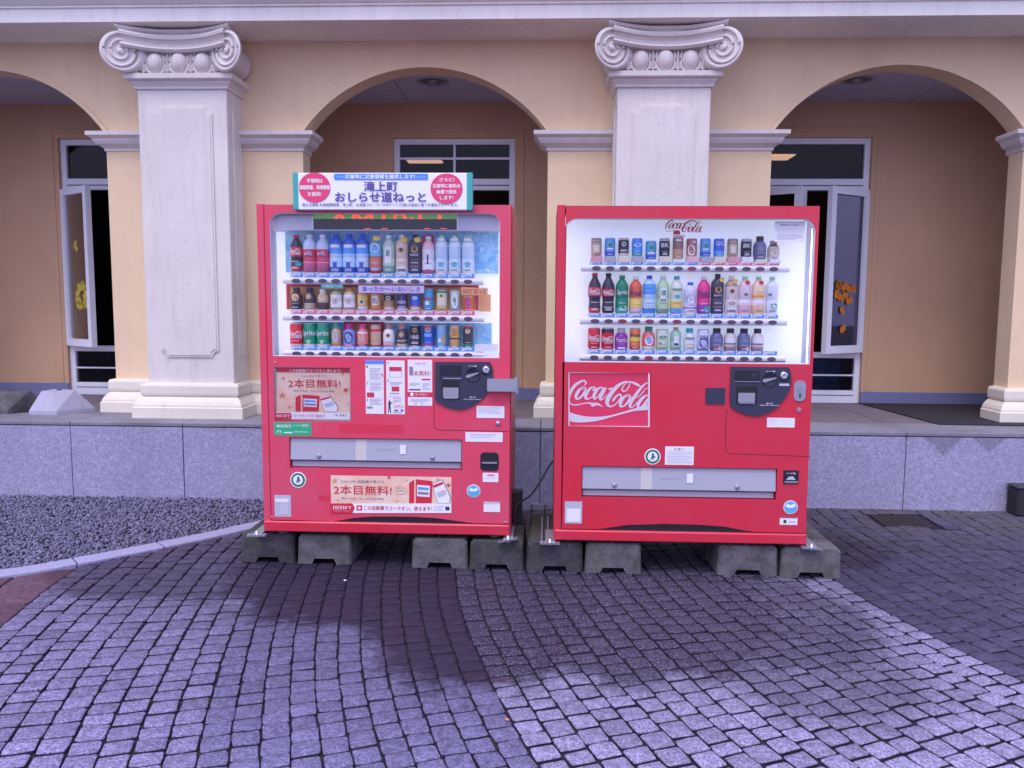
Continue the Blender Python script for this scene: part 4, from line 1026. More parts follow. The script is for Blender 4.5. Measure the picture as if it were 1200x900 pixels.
# sign board on top
sg = empty('sign_board', ((lx0+lx1)/2, Y-0.05, 2.03)); sg.parent = ML.root; sg.location = WL[sg.name]-WL[ML.root.name]
SY = 0.045
def sr(name, a, b, c, d, pr, m, th=0.002, r=0.0): return ML.rect(name, a, b, c, d, SY+pr, m, sg, th, r)
sx0, sz1 = at(343.5, 202.5, Y-SY); sx1, sz0 = at(553.5, 246, Y-SY)
MB().box(sx0, sx1, Y-SY, Y-SY+0.04, sz0, sz1, 'sign_white', 0.003).build('panel', sg)
for a, c in ((343.5, 349.2), (547.2, 553.5)):
    q0, _ = at(a, 220, Y-SY); q1, _ = at(c, 220, Y-SY); MB().box(q0-0.001, q1+0.001, Y-SY-0.003, Y-SY+0.038, sz0-0.001, sz1+0.001, 'teal', 0.002).build('end_strip', sg)
ML.disc('roundel', 371.5, 221.2, 18.3, SY+0.003, 'pink', sg, ry=17.0); ML.disc('roundel', 524.5, 222.6, 18.6, SY+0.003, 'pink', sg, ry=17.4)
sr('band', 394, 205, 503, 212.2, 0.003, 'sky_blue', r=0.008)
T = lambda s_, a, b, c, d, m, bold=0.02, pr=0.0045: ML.txt(s_, a, b, c, d, SY+pr, m, sg, bold)
T('平常時は', 362.5, 211, 381, 216, 'sign_white', 0.05); T('道路情報、地域情報', 354, 218.6, 389.3, 223.6, 'sign_white', 0.05); T('を提供!', 363.8, 226.4, 379.2, 231.3, 'sign_white', 0.05)
T('災害時に災害情報を提供します!', 407, 206, 488, 211.3, 'sign_white', 0.05); T('・・・', 398.5, 208, 406, 209.4, 'sign_white', 0.08); T('・・・', 491, 208.4, 499, 209.8, 'sign_white', 0.08)
T('滝上町', 429, 214.2, 467.5, 225.4, 'purple_ink', 0.055); T('おしらせ道ねっと', 395.5, 226.4, 500.6, 238.0, 'purple_ink', 0.055)
T('国土交通省 北海道開発局、滝上町、北海道コカ・コーラボトリング(株)の協定に基づき運営されています。', 357.5, 239.2, 538.5, 243.6, 'purple_ink', 0.02)
T('さらに!', 516.5, 210, 533.5, 214.2, 'sign_white', 0.05); T('災害時に飲料水', 508.5, 217, 541, 221.7, 'sign_white', 0.05); T('無償で提供', 513, 224, 536, 228.6, 'sign_white', 0.05); T('します!', 517, 230.8, 532.5, 235.3, 'sign_white', 0.05)
for q in (372, 525): # small brackets holding the board
    q0, _ = at(q, 246, Y); MB().box(q0, q0+0.03, Y-0.004, Y+0.06, 2.031, 2.06, 'steel_dull').build('bracket', sg)
# poster frame, upper left
def leafs(M, L, y, parent, pr):
    for (px, py, rp, rot, m) in L:
        x, z = M.P(px, py); x2, _ = M.P(px+rp, py); r = x2-x; pts = []
        for i in range(10):
            a = R(rot+36*i); rr = r if i % 2 == 0 else r*0.32; pts.append((x+rr*math.cos(a), z+rr*math.sin(a)))
        MB().plate(pts, [], M.Y-pr, M.Y-pr+0.0008, m).build('maple_leaf', parent)
def mini_machine(M, a, b, c, d, parent, pr):
    w = c-a; h = d-b
    M.poly('picture', [(a, b+h*0.14), (a+w*0.12, b), (a+w*0.12, d), (a, d)], pr, 'logo_red', parent, 0.0008)
    M.poly('picture', [(a+w*0.16, b-h*0.02), (a+w*0.56, b+h*0.06), (a+w*0.54, d), (a+w*0.16, d)], pr, 'logo_red', parent, 0.0008)
    M.poly('picture', [(a+w*0.19, b+h*0.22), (a+w*0.50, b+h*0.26), (a+w*0.49, b+h*0.74), (a+w*0.19, b+h*0.70)], pr+0.001, 'paper', parent, 0.0008)
    M.poly('picture', [(a+w*0.21, b+h*0.30), (a+w*0.47, b+h*0.34), (a+w*0.47, b+h*0.44), (a+w*0.21, b+h*0.42)], pr+0.002, 'tag_blue', parent, 0.0006)
    M.poly('picture', [(a+w*0.21, b+h*0.50), (a+w*0.47, b+h*0.54), (a+w*0.47, b+h*0.64), (a+w*0.21, b+h*0.62)], pr+0.002, 'grey_ink', parent, 0.0006)
    # hand-held phone
    M.poly('picture', [(a+w*0.55, b+h*0.16), (a+w*0.80, b-h*0.02), (a+w*1.0, b+h*0.72), (a+w*0.97, d), (a+w*0.68, d)], pr+0.001, 'grey_ink', parent, 0.0008)
    M.poly('picture', [(a+w*0.565, b+h*0.18), (a+w*0.79, b+h*0.02), (a+w*0.98, b+h*0.74), (a+w*0.96, d-0.05), (a+w*0.69, d-0.05)], pr+0.002, 'white', parent, 0.0006)
    M.poly('picture', [(a+w*0.57, b+h*0.24), (a+w*0.80, b+h*0.08), (a+w*0.82, b+h*0.18), (a+w*0.60, b+h*0.34)], pr+0.003, 'logo_red', parent, 0.0006)
    M.poly('picture', [(a+w*0.66, b+h*0.55), (a+w*0.86, b+h*0.40), (a+w*0.90, b+h*0.62), (a+w*0.70, b+h*0.76)], pr+0.003, 'sticker_grey', parent, 0.0006)
Pq = -0.008
ps = ML.rect('poster', 321, 430.5, 411, 493.5, -0.014, 'autumn_card', None, 0.003)
pp = lambda d: -0.014+d
ML.rect('band', 323, 431, 410.5, 437.3, pp(0.0015), 'logo_red', ps, 0.001)
ML.txt('この自販機でコークオン 使えます!', 338.5, 432.4, 398.5, 436.6, pp(0.003), 'white', ps, 0.02)
ML.txt('Coke ON で買うと', 352.5, 439.3, 381.5, 442.6, pp(0.0015), 'grey_ink', ps, 0.0)
ML.txt('2本目無料!', 337, 444.3, 398.3, 455.2, pp(0.0025), 'red_ink', ps, 0.015)
ML.txt('初めての方、久しぶりの方 限定', 343, 456.8, 391.5, 460.2, pp(0.0015), 'grey_ink', ps, 0.01)
mini_machine(ML, 345.5, 463, 396, 482.5, ps, pp(0.0015))
ML.rect('strip', 322, 483, 411, 492, pp(0.0055), 'white', ps, 0.001)
ML.poly('strip', [(322, 484), (340, 484), (341.5, 488), (340, 491.8), (322, 491.8)], pp(0.007), 'logo_red', ps, 0.001)
ML.txt('10/31まで', 323.5, 485.3, 339.3, 489.3, pp(0.0085), 'white', ps, 0.03)
ML.txt('コークオン 今すぐ始める!', 343.5, 485.2, 381, 489.8, pp(0.007), 'red_ink', ps, 0.0)
ML.txt('コークオン', 392, 485.2, 406, 488.2, pp(0.007), 'ink', ps, 0.04)
leafs(ML, [(331, 443.5, 2.5, 10, 'leaf_orange'), (330, 463.5, 5.2, 90, 'leaf_orange'), (404.5, 457.5, 4.2, 60, 'red_ink'), (338.5, 477.5, 2.5, 30, 'leaf_orange'), (401, 438.5, 2.5, 0, 'leaf_orange'), (407, 473.5, 1.5, 0, 'leaf_orange')], 0, ps, pp(0.0015))
mb = MB().plate([ML.P(*p) for p in ((320.5, 430), (411.3, 430), (411.3, 494), (320.5, 494))], [[ML.P(*p) for p in ((322.3, 431), (322.3, 493.0), (410.0, 493.0), (410.0, 431))]], LY+0.004, LY+0.009, 'steel_dull').build('poster_frame', ML.root)
MB().plate([ML.P(*p) for p in ((321, 430.5), (411, 430.5), (411, 493.5), (321, 493.5))], [], LY+0.0030, LY+0.0038, 'machine_glass').build('poster_cover', ML.root)
# eco sticker
e = ML.rect('eco_sticker', 321, 494.8, 365, 510.6, 0.0015, 'eco_green', None, 0.0015, 0.006)
ML.txt('eco', 324.3, 497.5, 337.5, 500.9, 0.003, 'white', e, 0.04); ML.txt('る', 337.8, 497.5, 341.5, 500.9, 0.003, 'white', e, 0.04)
ML.txt('ピークシフト 自動販売機', 344.5, 496.8, 361.5, 500.5, 0.003, 'white', e, 0.0)
ML.disc('ring', 327.3, 506.3, 2.8, 0.0025, 'white', e, 0.001, 2.0); ML.disc('ring', 327.3, 506.3, 2.0, 0.004, 'eco_green', e, 0.001, 1.4)
ML.rect('line', 333, 506.2, 343, 507.6, 0.003, 'white', e, 0.001); ML.rect('line', 345, 505.8, 361, 506.5, 0.003, 'white', e, 0.001)
# info sheets
def sheet(M, a, b, c, d, rows, kind):
    s_ = M.rect('info_sheet', a, b, c, d, 0.0012, 'paper', None, 0.0012)
    w = c-a; h = d-b
    for (u0, v0, u1, v1, m) in rows: M.rect('print', a+u0*w, b+v0*h, a+u1*w, b+v1*h, 0.0024, m, s_, 0.001)
    return s_
def lines(u0, u1, v0, v1, n, m='faint_ink'): return [(u0, v0+(v1-v0)*i/n, u1-(0.15 if i % 3 == 2 else 0), v0+(v1-v0)*i/n+0.010, m) for i in range(n)]
s1 = sheet(ML, 428.2, 422, 450, 485, [(0, 0, 1, 0.075, 'sky_blue'), (0.08, 0.60, 0.48, 0.69, 'red_ink'), (0.08, 0.86, 0.38, 0.90, 'grey_ink'), (0.87, 0.25, 0.93, 0.31, 'red_ink'), (0.05, 0.385, 0.95, 0.39, 'grey_ink'), (0.05, 0.69, 0.95, 0.695, 'sticker_grey')]+lines(0.22, 0.85, 0.15, 0.37, 8)+lines(0.25, 0.9, 0.42, 0.58, 6)+lines(0.25, 0.9, 0.72, 0.84, 5), 0)
for i, q in enumerate((429, 448.5, 468)): ML.txt(str(i+1), 429.6, q-0.6, 431.2, q+1.8, 0.003, 'ink', s1, 0.03)
s2 = sheet(ML, 452.5, 422.3, 474.5, 485.5, [(0.17, 0.12, 0.83, 0.20, 'red_ink'), (0.17, 0.20, 0.20, 0.31, 'sticker_grey'), (0.80, 0.20, 0.83, 0.31, 'sticker_grey'), (0.17, 0.305, 0.83, 0.31, 'grey_ink'), (0.30, 0.485, 0.70, 0.575, 'red_ink'), (0.05, 0.665, 0.95, 0.67, 'grey_ink'), (0.38, 0.69, 0.76, 0.70, 'pink'), (0.38, 0.70, 0.40, 0.80, 'pink'), (0.74, 0.70, 0.76, 0.80, 'red_ink'), (0.36, 0.965, 0.85, 0.975, 'ink'), (0.43, 0.915, 0.65, 0.945, 'purple_ink'), (0.78, 0.91, 0.92, 0.945, 'purple_ink')]+lines(0.22, 0.85, 0.40, 0.47, 3)+lines(0.45, 0.7, 0.73, 0.79, 3)+lines(0.2, 0.7, 0.60, 0.63, 2), 0)
for i, q in enumerate((424, 445)): ML.txt(str(i+4), 453.8, q-0.2, 455.4, q+2.2, 0.003, 'ink', s2, 0.03)
ML.disc('print', 456.5, 470, 1.0, 0.0024, 'ink', s2, 0.001)
ML.poly('print', [(455.2, 471), (457.6, 471), (460.5, 472.3), (457.8, 473), (457.7, 477), (458.4, 484), (457.4, 484), (456.5, 478), (455.4, 484), (454.6, 484), (455.3, 477)], 0.0024, 'ink', s2, 0.001)
ML.txt('エコアクション', 461, 474, 473, 478.3, 0.003, 'pink', s2, 0.03)
s3 = sheet(ML, 477.8, 421.5, 506.5, 475.5, [(0, 0.70, 1, 0.81, 'logo_red'), (0.58, 0.41, 0.93, 0.445, 'red_ink'), (0.05, 0.635, 0.52, 0.665, 'ink'), (0.25, 0.93, 0.38, 0.96, 'orange_poster'), (0.55, 0.93, 0.62, 0.96, 'cyan_sticker'), (0.62, 0.50, 0.92, 0.505, 'sticker_grey')]+lines(0.08, 0.5, 0.50, 0.58, 3)+lines(0.6, 0.9, 0.52, 0.66, 5)+lines(0.12, 0.9, 0.85, 0.92, 3), 0)
ML.txt('Coke ON', 486, 424.5, 499, 427, 0.003, 'pink', s3, 0.0); ML.txt('1', 479.8, 429.7, 484.0, 439.5, 0.003, 'grey_ink', s3, 0.01); ML.txt('本無料!', 484.6, 434.2, 504.6, 440.6, 0.003, 'red_ink', s3, 0.0)
ML.disc('print', 482.8, 462, 2.0, 0.0036, 'white', s3, 0.001); ML.txt('コークオン', 486.5, 460.6, 501, 463.8, 0.0038, 'white', s3, 0.03)
# lower poster
p2 = ML.rect('lower_poster', 387.5, 557, 529, 601, 0.0015, 'autumn_card', None, 0.0015)
ML.poly('strip', [(414, 590), (529, 590.2), (529, 601), (411, 601)], 0.003, 'white', p2, 0.001)
ML.poly('strip', [(387.5, 589.7), (413, 589.7), (416, 595), (413, 601), (387.5, 601)], 0.0045, 'logo_red', p2, 0.001)
ML.txt('10/31', 391, 592.3, 403, 596.6, 0.006, 'white', p2, 0.05); ML.txt('まで', 404, 592.6, 411.8, 596.4, 0.006, 'white', p2, 0.03); ML.txt('2022/10/31', 392, 598, 410, 598.9, 0.006, 'white', p2, 0.0)
ML.rect('icon', 418, 592, 424.5, 598.2, 0.0042, 'logo_red', p2, 0.001, 0.004); ML.disc('icon', 421.2, 595.2, 1.7, 0.0055, 'white', p2, 0.001)
ML.txt('この自販機でコークオン、使えます!', 426.5, 592.2, 506, 598.6, 0.0045, 'red_ink', p2, 0.02)
ML.rect('print', 508, 593.0, 520, 593.3, 0.0045, 'grey_ink', p2, 0.001); ML.rect('print', 508, 597.4, 520, 597.7, 0.0045, 'grey_ink', p2, 0.001); ML.txt('コークオン', 509, 594, 519, 596.6, 0.0045, 'grey_ink', p2, 0.0); ML.rect('print', 522, 593.5, 526.8, 597.8, 0.0045, 'ink', p2, 0.001)
ML.txt('Coke ON 自販機で買うと', 399, 562, 450, 566.0, 0.0035, 'grey_ink', p2, 0.02)
ML.txt('2本目無料!', 391.3, 568.2, 459, 580.2, 0.0035, 'red_ink', p2, 0.015)
ML.txt('初めての方、久しぶりの方 限定', 400, 582.3, 450, 585.7, 0.0035, 'grey_ink', p2, 0.02)
ML.disc('print', 469, 574.2, 7.6, 0.003, 'leaf_orange', p2, 0.0006, 5.4); ML.disc('print', 469, 574.2, 7.2, 0.004, 'autumn_card', p2, 0.0006, 5.0)
ML.txt('初回の方', 464, 570.5, 474, 572.6, 0.0052, 'grey_ink', p2, 0.0); ML.txt('限定特典', 464, 573.8, 474, 575.9, 0.0052, 'grey_ink', p2, 0.0)
mini_machine(ML, 479.5, 562, 528.5, 589.5, p2, 0.003)
leafs(ML, [(392.5, 563, 4.4, 20, 'gold'), (456, 559.5, 2.8, 50, 'red_ink'), (513, 561.5, 2.4, 10, 'gold'), (525.5, 568.5, 3.6, 70, 'red_ink'), (396, 586, 1.6, 0, 'leaf_orange'), (476.5, 563, 1.4, 0, 'grey_ink'), (466, 587, 1.8, 20, 'leaf_orange')], 0, p2, 0.003)
# faint older patches of brighter / rubbed paint
mat('faded_patch', (0.66, 0.030, 0.07), 0.5)
ML.rect('faded_patch', 397, 497, 473, 508, 0.0006, 'faded_patch', None, 0.0005); ML.rect('faded_patch', 373, 580.5, 386.5, 587.5, 0.0006, 'faded_patch', None, 0.0005)
# coin panel
def coin_panel(M, pts, off, sc, L):
    base = M.poly('coin_panel', [(off[0]+p[0]/sc, off[1]+p[1]/sc) for p in pts], 0.010, 'dark_navy', None, 0.016)
    q = lambda p: (off[0]+p[0]/sc, off[1]+p[1]/sc)
    def R_(name, a, b, c, d, pr, m, th=0.002, r=0.0): (x0, y0), (x1, y1) = q((a, b)), q((c, d)); return M.rect(name, x0, y0, x1, y1, pr, m, base, th, r)
    return base, q, R_
cp, q, R_ = coin_panel(ML, [(105, 95), (770, 95), (795, 130), (812, 200), (815, 260), (800, 350), (760, 450), (690, 540), (600, 610), (500, 660), (400, 680), (300, 665), (200, 625), (130, 590), (105, 560)], (500, 415), 10.435, 0)
R_('note_slot', 165, 135, 430, 262, 0.0115, 'black', r=0.004); R_('note_slot', 190, 160, 405, 255, 0.013, 'navy2'); R_('slot_lip', 150, 268, 440, 285, 0.018, 'dark_navy', 0.008); R_('slot_lip', 205, 286, 430, 302, 0.019, 'steel_dull', 0.009)
R_('return_tray', 185, 330, 400, 545, 0.0118, 'black', r=0.004); R_('return_tray', 205, 405, 392, 530, 0.016, 'steel', 0.005, 0.004); R_('return_tray', 215, 525, 385, 540, 0.0185, 'steel_dull', 0.007)
def round_knob(M, base, px, py, r1, r2, mname='steel'):
    x, z = M.P(px, py); k = M.P(px+1, py)[0]-x
    MB().lathe(x, z, [(r1*k, M.Y-0.010), (r1*k, M.Y-0.014), (r2*k*1.05, M.Y-0.013)], 'navy2', 24, 'y').build('knob_ring', base)
    MB().lathe(x, z, [(r2*k, M.Y-0.012), (r2*k*0.95, M.Y-0.017), (r2*k*0.5, M.Y-0.0155), (0.0001, M.Y-0.015)], mname, 24, 'y').build('return_button', base)
def dial(M, base, px, py, r, ang):
    x, z = M.P(px, py); k = M.P(px+1, py)[0]-x
    MB().lathe(x, z, [(r*k*1.08, M.Y-0.010), (r*k*1.0, M.Y-0.013), (r*k*0.9, M.Y-0.011), (0.0001, M.Y-0.011)], 'navy2', 28, 'y').build('dial', base)
    c, s = math.cos(R(ang)), math.sin(R(ang)); a = [(-0.85, -0.22), (-1.05, 0), (-0.85, 0.22), (-0.5, 0.2), (0.75, 0.07), (0.85, 0), (0.75, -0.07), (-0.5, -0.2)]
    MB().plate([(x+(u*c-v_*s)*r*k, z+(u*s+v_*c)*r*k) for u, v_ in a], [], M.Y-0.020, M.Y-0.012, 'steel').build('lever', base)
a = q((570, 248)); dial(ML, cp, a[0], a[1], 8.6, 18); a = q((728, 192)); round_knob(ML, cp, a[0], a[1], 6.0, 4.2)
a = q((515, 135)); b = q((615, 152)); ML.txt('おつり 返却', a[0], a[1], b[0], b[1], 0.0115, 'white', cp, 0.03)
a = q((530, 515)); b = q((600, 532)); ML.txt('投入口', a[0], a[1], b[0], b[1], 0.0115, 'white', cp, 0.04)
a = q((455, 543)); b = q((665, 557)); ML.txt('1000円札 500円 100円 50円 10円', a[0], a[1], b[0], b[1], 0.0115, 'white', cp, 0.03)
# lock hasp
lk = ML.rect('lock', 571.5, 443, 606.5, 458, 0.045, 'steel', None, 0.026, 0.006)
x, z = ML.P(584.5, 451.5); k = ML.P(585.5, 451.5)[0]-x
MB().lathe(x, z, [(6.2*k, Y-0.001), (6.2*k, Y-0.016), (5.6*k, Y-0.018), (0.001, Y-0.018)], 'steel_dull', 24, 'y').build('lock_plate', lk)
x, z = ML.P(606, 451); MB().box(x-0.012, x+0.010, Y-0.044, Y+0.03, z-0.042, z+0.042, 'steel_dull', 0.004).build('hinge', lk)
MB().tube([(x+0.004, Y-0.045, z-0.045), (x+0.004, Y-0.045, z+0.045)], 0.006, 'steel_dull', 8).build('pin', lk)
# access door seam, key lock, stickers on the right side
def seam_line(M, pts):
    P_ = [M.P(*p) for p in pts]; mb = MB()
    for (xa, za), (xb, zb2) in zip(P_[:-1], P_[1:]):
        dx, dz = xb-xa, zb2-za; L = math.hypot(dx, dz); nx, nz = -dz/L*0.0016, dx/L*0.0016
        mb.plate([(xa-nx, za-nz), (xb-nx, zb2-nz), (xb+nx, zb2+nz), (xa+nx, za+nz)], [], M.Y-0.0008, M.Y+0.0005, 'seam')
    mb.build('panel_seam', M.root)
seam_line(ML, [(508.5, 478), (508.8, 500), (512, 503.8), (597, 505.5)])
seam_line(ML, [(508.5, 424), (508.5, 478)])
x, z = ML.P(583.5, 496); MB().lathe(x, z, [(0.013, Y-0.001), (0.013, Y-0.007), (0.009, Y-0.009), (0.0001, Y-0.009)], 'steel', 18, 'y').build('key_lock', ML.root)
sheet(ML, 558.6, 475.8, 591, 490, lines(0.05, 0.85, 0.12, 0.8, 6, 'grey_ink')[:5], 0)['label'] = 'grey maintenance sticker with small print'
sheet(ML, 545.5, 506.3, 589, 518, lines(0.12, 0.8, 0.2, 0.7, 3, 'grey_ink'), 0)
ct = ML.rect('change_cup', 563, 530, 584.3, 551.8, 0.004, 'navy2', None, 0.006, 0.022)
ML.rect('cup_lip', 565, 541, 582.5, 543, 0.012, 'steel_dull', ct, 0.008); ML.rect('cup_well', 566, 533, 581.5, 540.5, 0.0055, 'black', ct, 0.001, 0.01)
sheet(ML, 565.8, 554, 584, 565, [(0.3, 0.18, 0.75, 0.32, 'pink'), (0.2, 0.5, 0.8, 0.55, 'sticker_grey')], 0); sheet(ML, 566.8, 588, 586, 600, [(0, 0.0, 1, 0.2, 'sticker_grey')], 0)
r_ = ML.disc('round_sticker', 555, 575.3, 8.0, 0.0015, 'white', None, 0.0015, 7.6); ML.disc('print', 555, 575.3, 7.2, 0.003, 'cyan_sticker', r_, 0.001, 6.8)
ML.poly('print', [(549, 574), (552, 571.5), (555, 573.2), (558, 571.2), (561, 573.6), (557, 576), (552, 575.8)], 0.0045, 'white', r_, 0.001)
def recycle_mark(M, px, py, r):
    a = M.disc('recycle_sticker', px, py, r, 0.0015, 'white', None, 0.0015, r*1.0); b = M.disc('print', px, py, r*0.86, 0.003, 'dark_green', a, 0.001); M.disc('print', px, py, r*0.62, 0.0045, 'white', a, 0.001)
    M.poly('print', [(px-r*0.08, py-r*0.42), (px+r*0.14, py-r*0.42), (px+r*0.18, py-r*0.1), (px+r*0.4, py+r*0.05), (px+r*0.1, py+r*0.12), (px+r*0.15, py+r*0.45), (px-r*0.05, py+r*0.2), (px-r*0.3, py+r*0.45), (px-r*0.12, py)], 0.006, 'dark_green', a, 0.001)
recycle_mark(ML, 349.5, 562.3, 9.3)
s4 = ML.rect('silver_sticker', 321.5, 580, 341.3, 605.5, 0.0015, 'silver_film', None, 0.0012); ML.rect('print', 323, 584.5, 338.5, 588.5, 0.003, 'paper', s4, 0.001); ML.rect('print', 328, 590, 338.5, 603, 0.003, 'sticker_grey', s4, 0.001)
for q in ((320, 423), (588, 425), (321, 609)): pass
# hinges / screws on the frame
for p in ((322.5, 424.5), (318.5, 606), (592, 612)):
    x, z = ML.P(*p); MB().lathe(x, z, [(0.006, Y-0.0005), (0.005, Y-0.003), (0.001, Y-0.0035)], 'steel_dull', 10, 'y').build('screw', ML.root)
# little price-strip banners inside
def banner(M, a, b, c, d, m, s_, tm, dy, tilt=0.0):
    x0, z1 = at(a, b, M.Y+dy); x1, z0 = at(c, d, M.Y+dy); o = MB().add([(x0, M.Y+dy, z0+tilt*0), (x1, M.Y+dy, z0-tilt), (x1, M.Y+dy, z1-tilt), (x0, M.Y+dy, z1), (x0, M.Y+dy+0.002, z0), (x1, M.Y+dy+0.002, z0-tilt), (x1, M.Y+dy+0.002, z1-tilt), (x0, M.Y+dy+0.002, z1)], [(0, 1, 2, 3), (4, 7, 6, 5), (0, 4, 5, 1), (1, 5, 6, 2), (2, 6, 7, 3), (3, 7, 4, 0)], m).build('banner', M.root)
    mb = MB(); text(mb, s_, x0+(x1-x0)*0.06, x0+(x1-x0)*0.94, z0+(z1-z0)*0.2-tilt*0.5, z0+(z1-z0)*0.85-tilt*0.5, M.Y+dy-0.001, tm, 0.04); mb.build('lettering', o)
mat('lilac', (0.68, 0.55, 0.80), 0.5)
banner(ML, 420, 334.5, 497, 343.5, 'lilac', 'あったか〜いおいしさ', 'purple_ink', 0.052)
banner(ML, 540.5, 336.5, 571.5, 345.5, 'orange_poster', 'HOT ほっと', 'red_ink', 0.052, 0.004)
backing(ML, 'notice_card', 556.5, 403, 583.5, 411.6, 'paper', 0.058)
banner(ML, 376, 332.8, 402, 338.2, 'teal', 'つめた〜い', 'white', 0.053)

# drink displays: (shape, top, bottom, width, body, cap, bands, emblems, words)
def row(M, xs, dyr, items, shelfname, mach, grp, Yd):
    for i, it in enumerate(items):
        if it is None: continue
        kind, top, bot, w, body, cap, bands, emb, words = it
        dd = dyr*i/13.0
        lab = '%s, %s from left, %s shelf, %s machine' % (words, ORD[i], shelfname, mach)
        rt = drink(kind, xs[i], top+dd, bot+dd, w, Yd, (body, cap, bands, emb), lab, grp)
        if mach == 'right' and shelfname == 'top':
            xa, za = at(xs[i]-6.6, bot+dd, Yd); xb, zb = at(xs[i]+6.6, 305.5+dd, Yd)
            MB().box(xa, xb, Yd-0.034, Yd+0.02, zb-0.01, za-0.0005, cm((LPK, STEEL, CRM, STEEL, WHT, CRM, WHT)[i % 7] if i not in (0, 10) else (0.75, 0.35, 0.42)), 0.002).build('stand', rt)
ORD = ['first', 'second', 'third', 'fourth', 'fifth', 'sixth', 'seventh', 'eighth', 'ninth', 'tenth', 'eleventh', 'twelfth', 'thirteenth', 'fourteenth']
gold_e = ('disc', 0.56, 0.55, GOLD, BRN)
cola = ('contour', 275.5, 318, 14, DK, RED, [(0, 0.14, RED), (0.40, 0.66, RED)], [('logo', 0.44, 0.62, 0.9, WHT), ('ell', 0.20, 0.55, 0.5, 0.06, AQU)], 'dark cola bottle with red cap')
berry = ('pet', 274.8, 318.5, 14.6, LPK, WHT, [(0, 0.24, (0.62, 0.12, 0.25)), (0.26, 0.60, (0.70, 0.05, 0.14)), (0.60, 0.9, CLR)], [('text', 'milk', 0.44, 0.54, 0.6, WHT), ('ell', 0.46, 0.1, 0.35, 0.05, NVY)], 'red berry drink bottle, white cap')
sport = ('square', 273.8, 319, 14.2, LBL, BLU, [(0, 0.14, BLU), (0.50, 0.72, (0.10, 0.38, 0.88)), (0.14, 0.48, (0.55, 0.75, 0.95)), (0.72, 1, BLU)], [('rect', 0.64, 0.72, 0.7, WHT), ('rect', 0.14, 0.26, 0.32, BLU), ('text', '500', 0.03, 0.10, 0.5, WHT)], 'blue and white sports bottle')
tea8 = ('pet', 275, 319.5, 13.6, TEA, WHT, [(0, 0.2, (0.22, 0.42, 0.36)), (0.2, 0.9, (0.50, 0.66, 0.55))], [('rect', 0.26, 0.68, 0.55, WHT), ('text', '綾', 0.44, 0.62, 0.3, GRN), ('ell', 0.22, 0.4, 0.22, 0.05, LGR)], 'green tea bottle with white label')
latte = ('square', 274, 319.5, 14, (0.72, 0.52, 0.42), CRM, [(0, 0.18, WHT), (0.2, 0.72, (0.78, 0.60, 0.52))], [('disc', 0.60, 0.5, GOLD, BRN), ('text', 'Latte', 0.05, 0.13, 0.7, BRN), ('ell', 0.86, 0.55, 0.55, 0.07, YEL)], 'beige latte bottle with gold emblem')
blackc = ('square', 274, 319.5, 14, (0.05, 0.04, 0.09), DK, [(0, 0.12, NVY)], [('disc', 0.62, 0.5, GOLD, BRN), ('text', 'BLACK', 0.45, 0.51, 0.62, WHT), ('rect', 0.17, 0.18, 0.8, GOLD), ('ell', 0.86, 0.5, 0.55, 0.07, YEL)], 'black coffee bottle, gold emblem')
pinkw = ('pet', 276, 319.5, 14, (0.80, 0.80, 0.86), WHT, [(0, 0.1, (0.65, 0.12, 0.25)), (0.1, 0.62, WHT), (0.66, 0.92, LPK)], [('text', '1', 0.25, 0.5, 0.1, NVY)], 'white labelled bottle on pink card')
water = ('square', 274.5, 319.5, 13.8, (0.60, 0.76, 0.93), LGR, [(0, 0.12, WHT), (0.70, 0.88, (0.75, 0.85, 0.95))], [('disc', 0.24, 0.42, AQU, (0.2, 0.5, 0.6)), ('ell', 0.10, -0.5, 0.25, 0.03, LGR), ('rect', 0.84, 0.92, 0.6, WHT)], 'clear blue water bottle')
r1 = [cola, berry, berry, sport, sport, sport,
      ('pet', 276, 319.5, 13.5, (0.60, 0.18, 0.14), ORG, [(0, 0.10, RED), (0.10, 0.14, LBL), (0.46, 0.92, (0.18, 0.50, 0.75))], [('disc', 0.68, 0.75, WHT, (0.1, 0.4, 0.75)), ('ell', 0.93, 0.35, 0.6, 0.07, YEL)], 'barley tea bottle, blue emblem'),
      tea8, latte, blackc, pinkw, water, water, water]
DY = 0.105
row(ML, XL1, 1.6, r1, 'top', 'left', 'display bottles in the left machine', LY+DY)
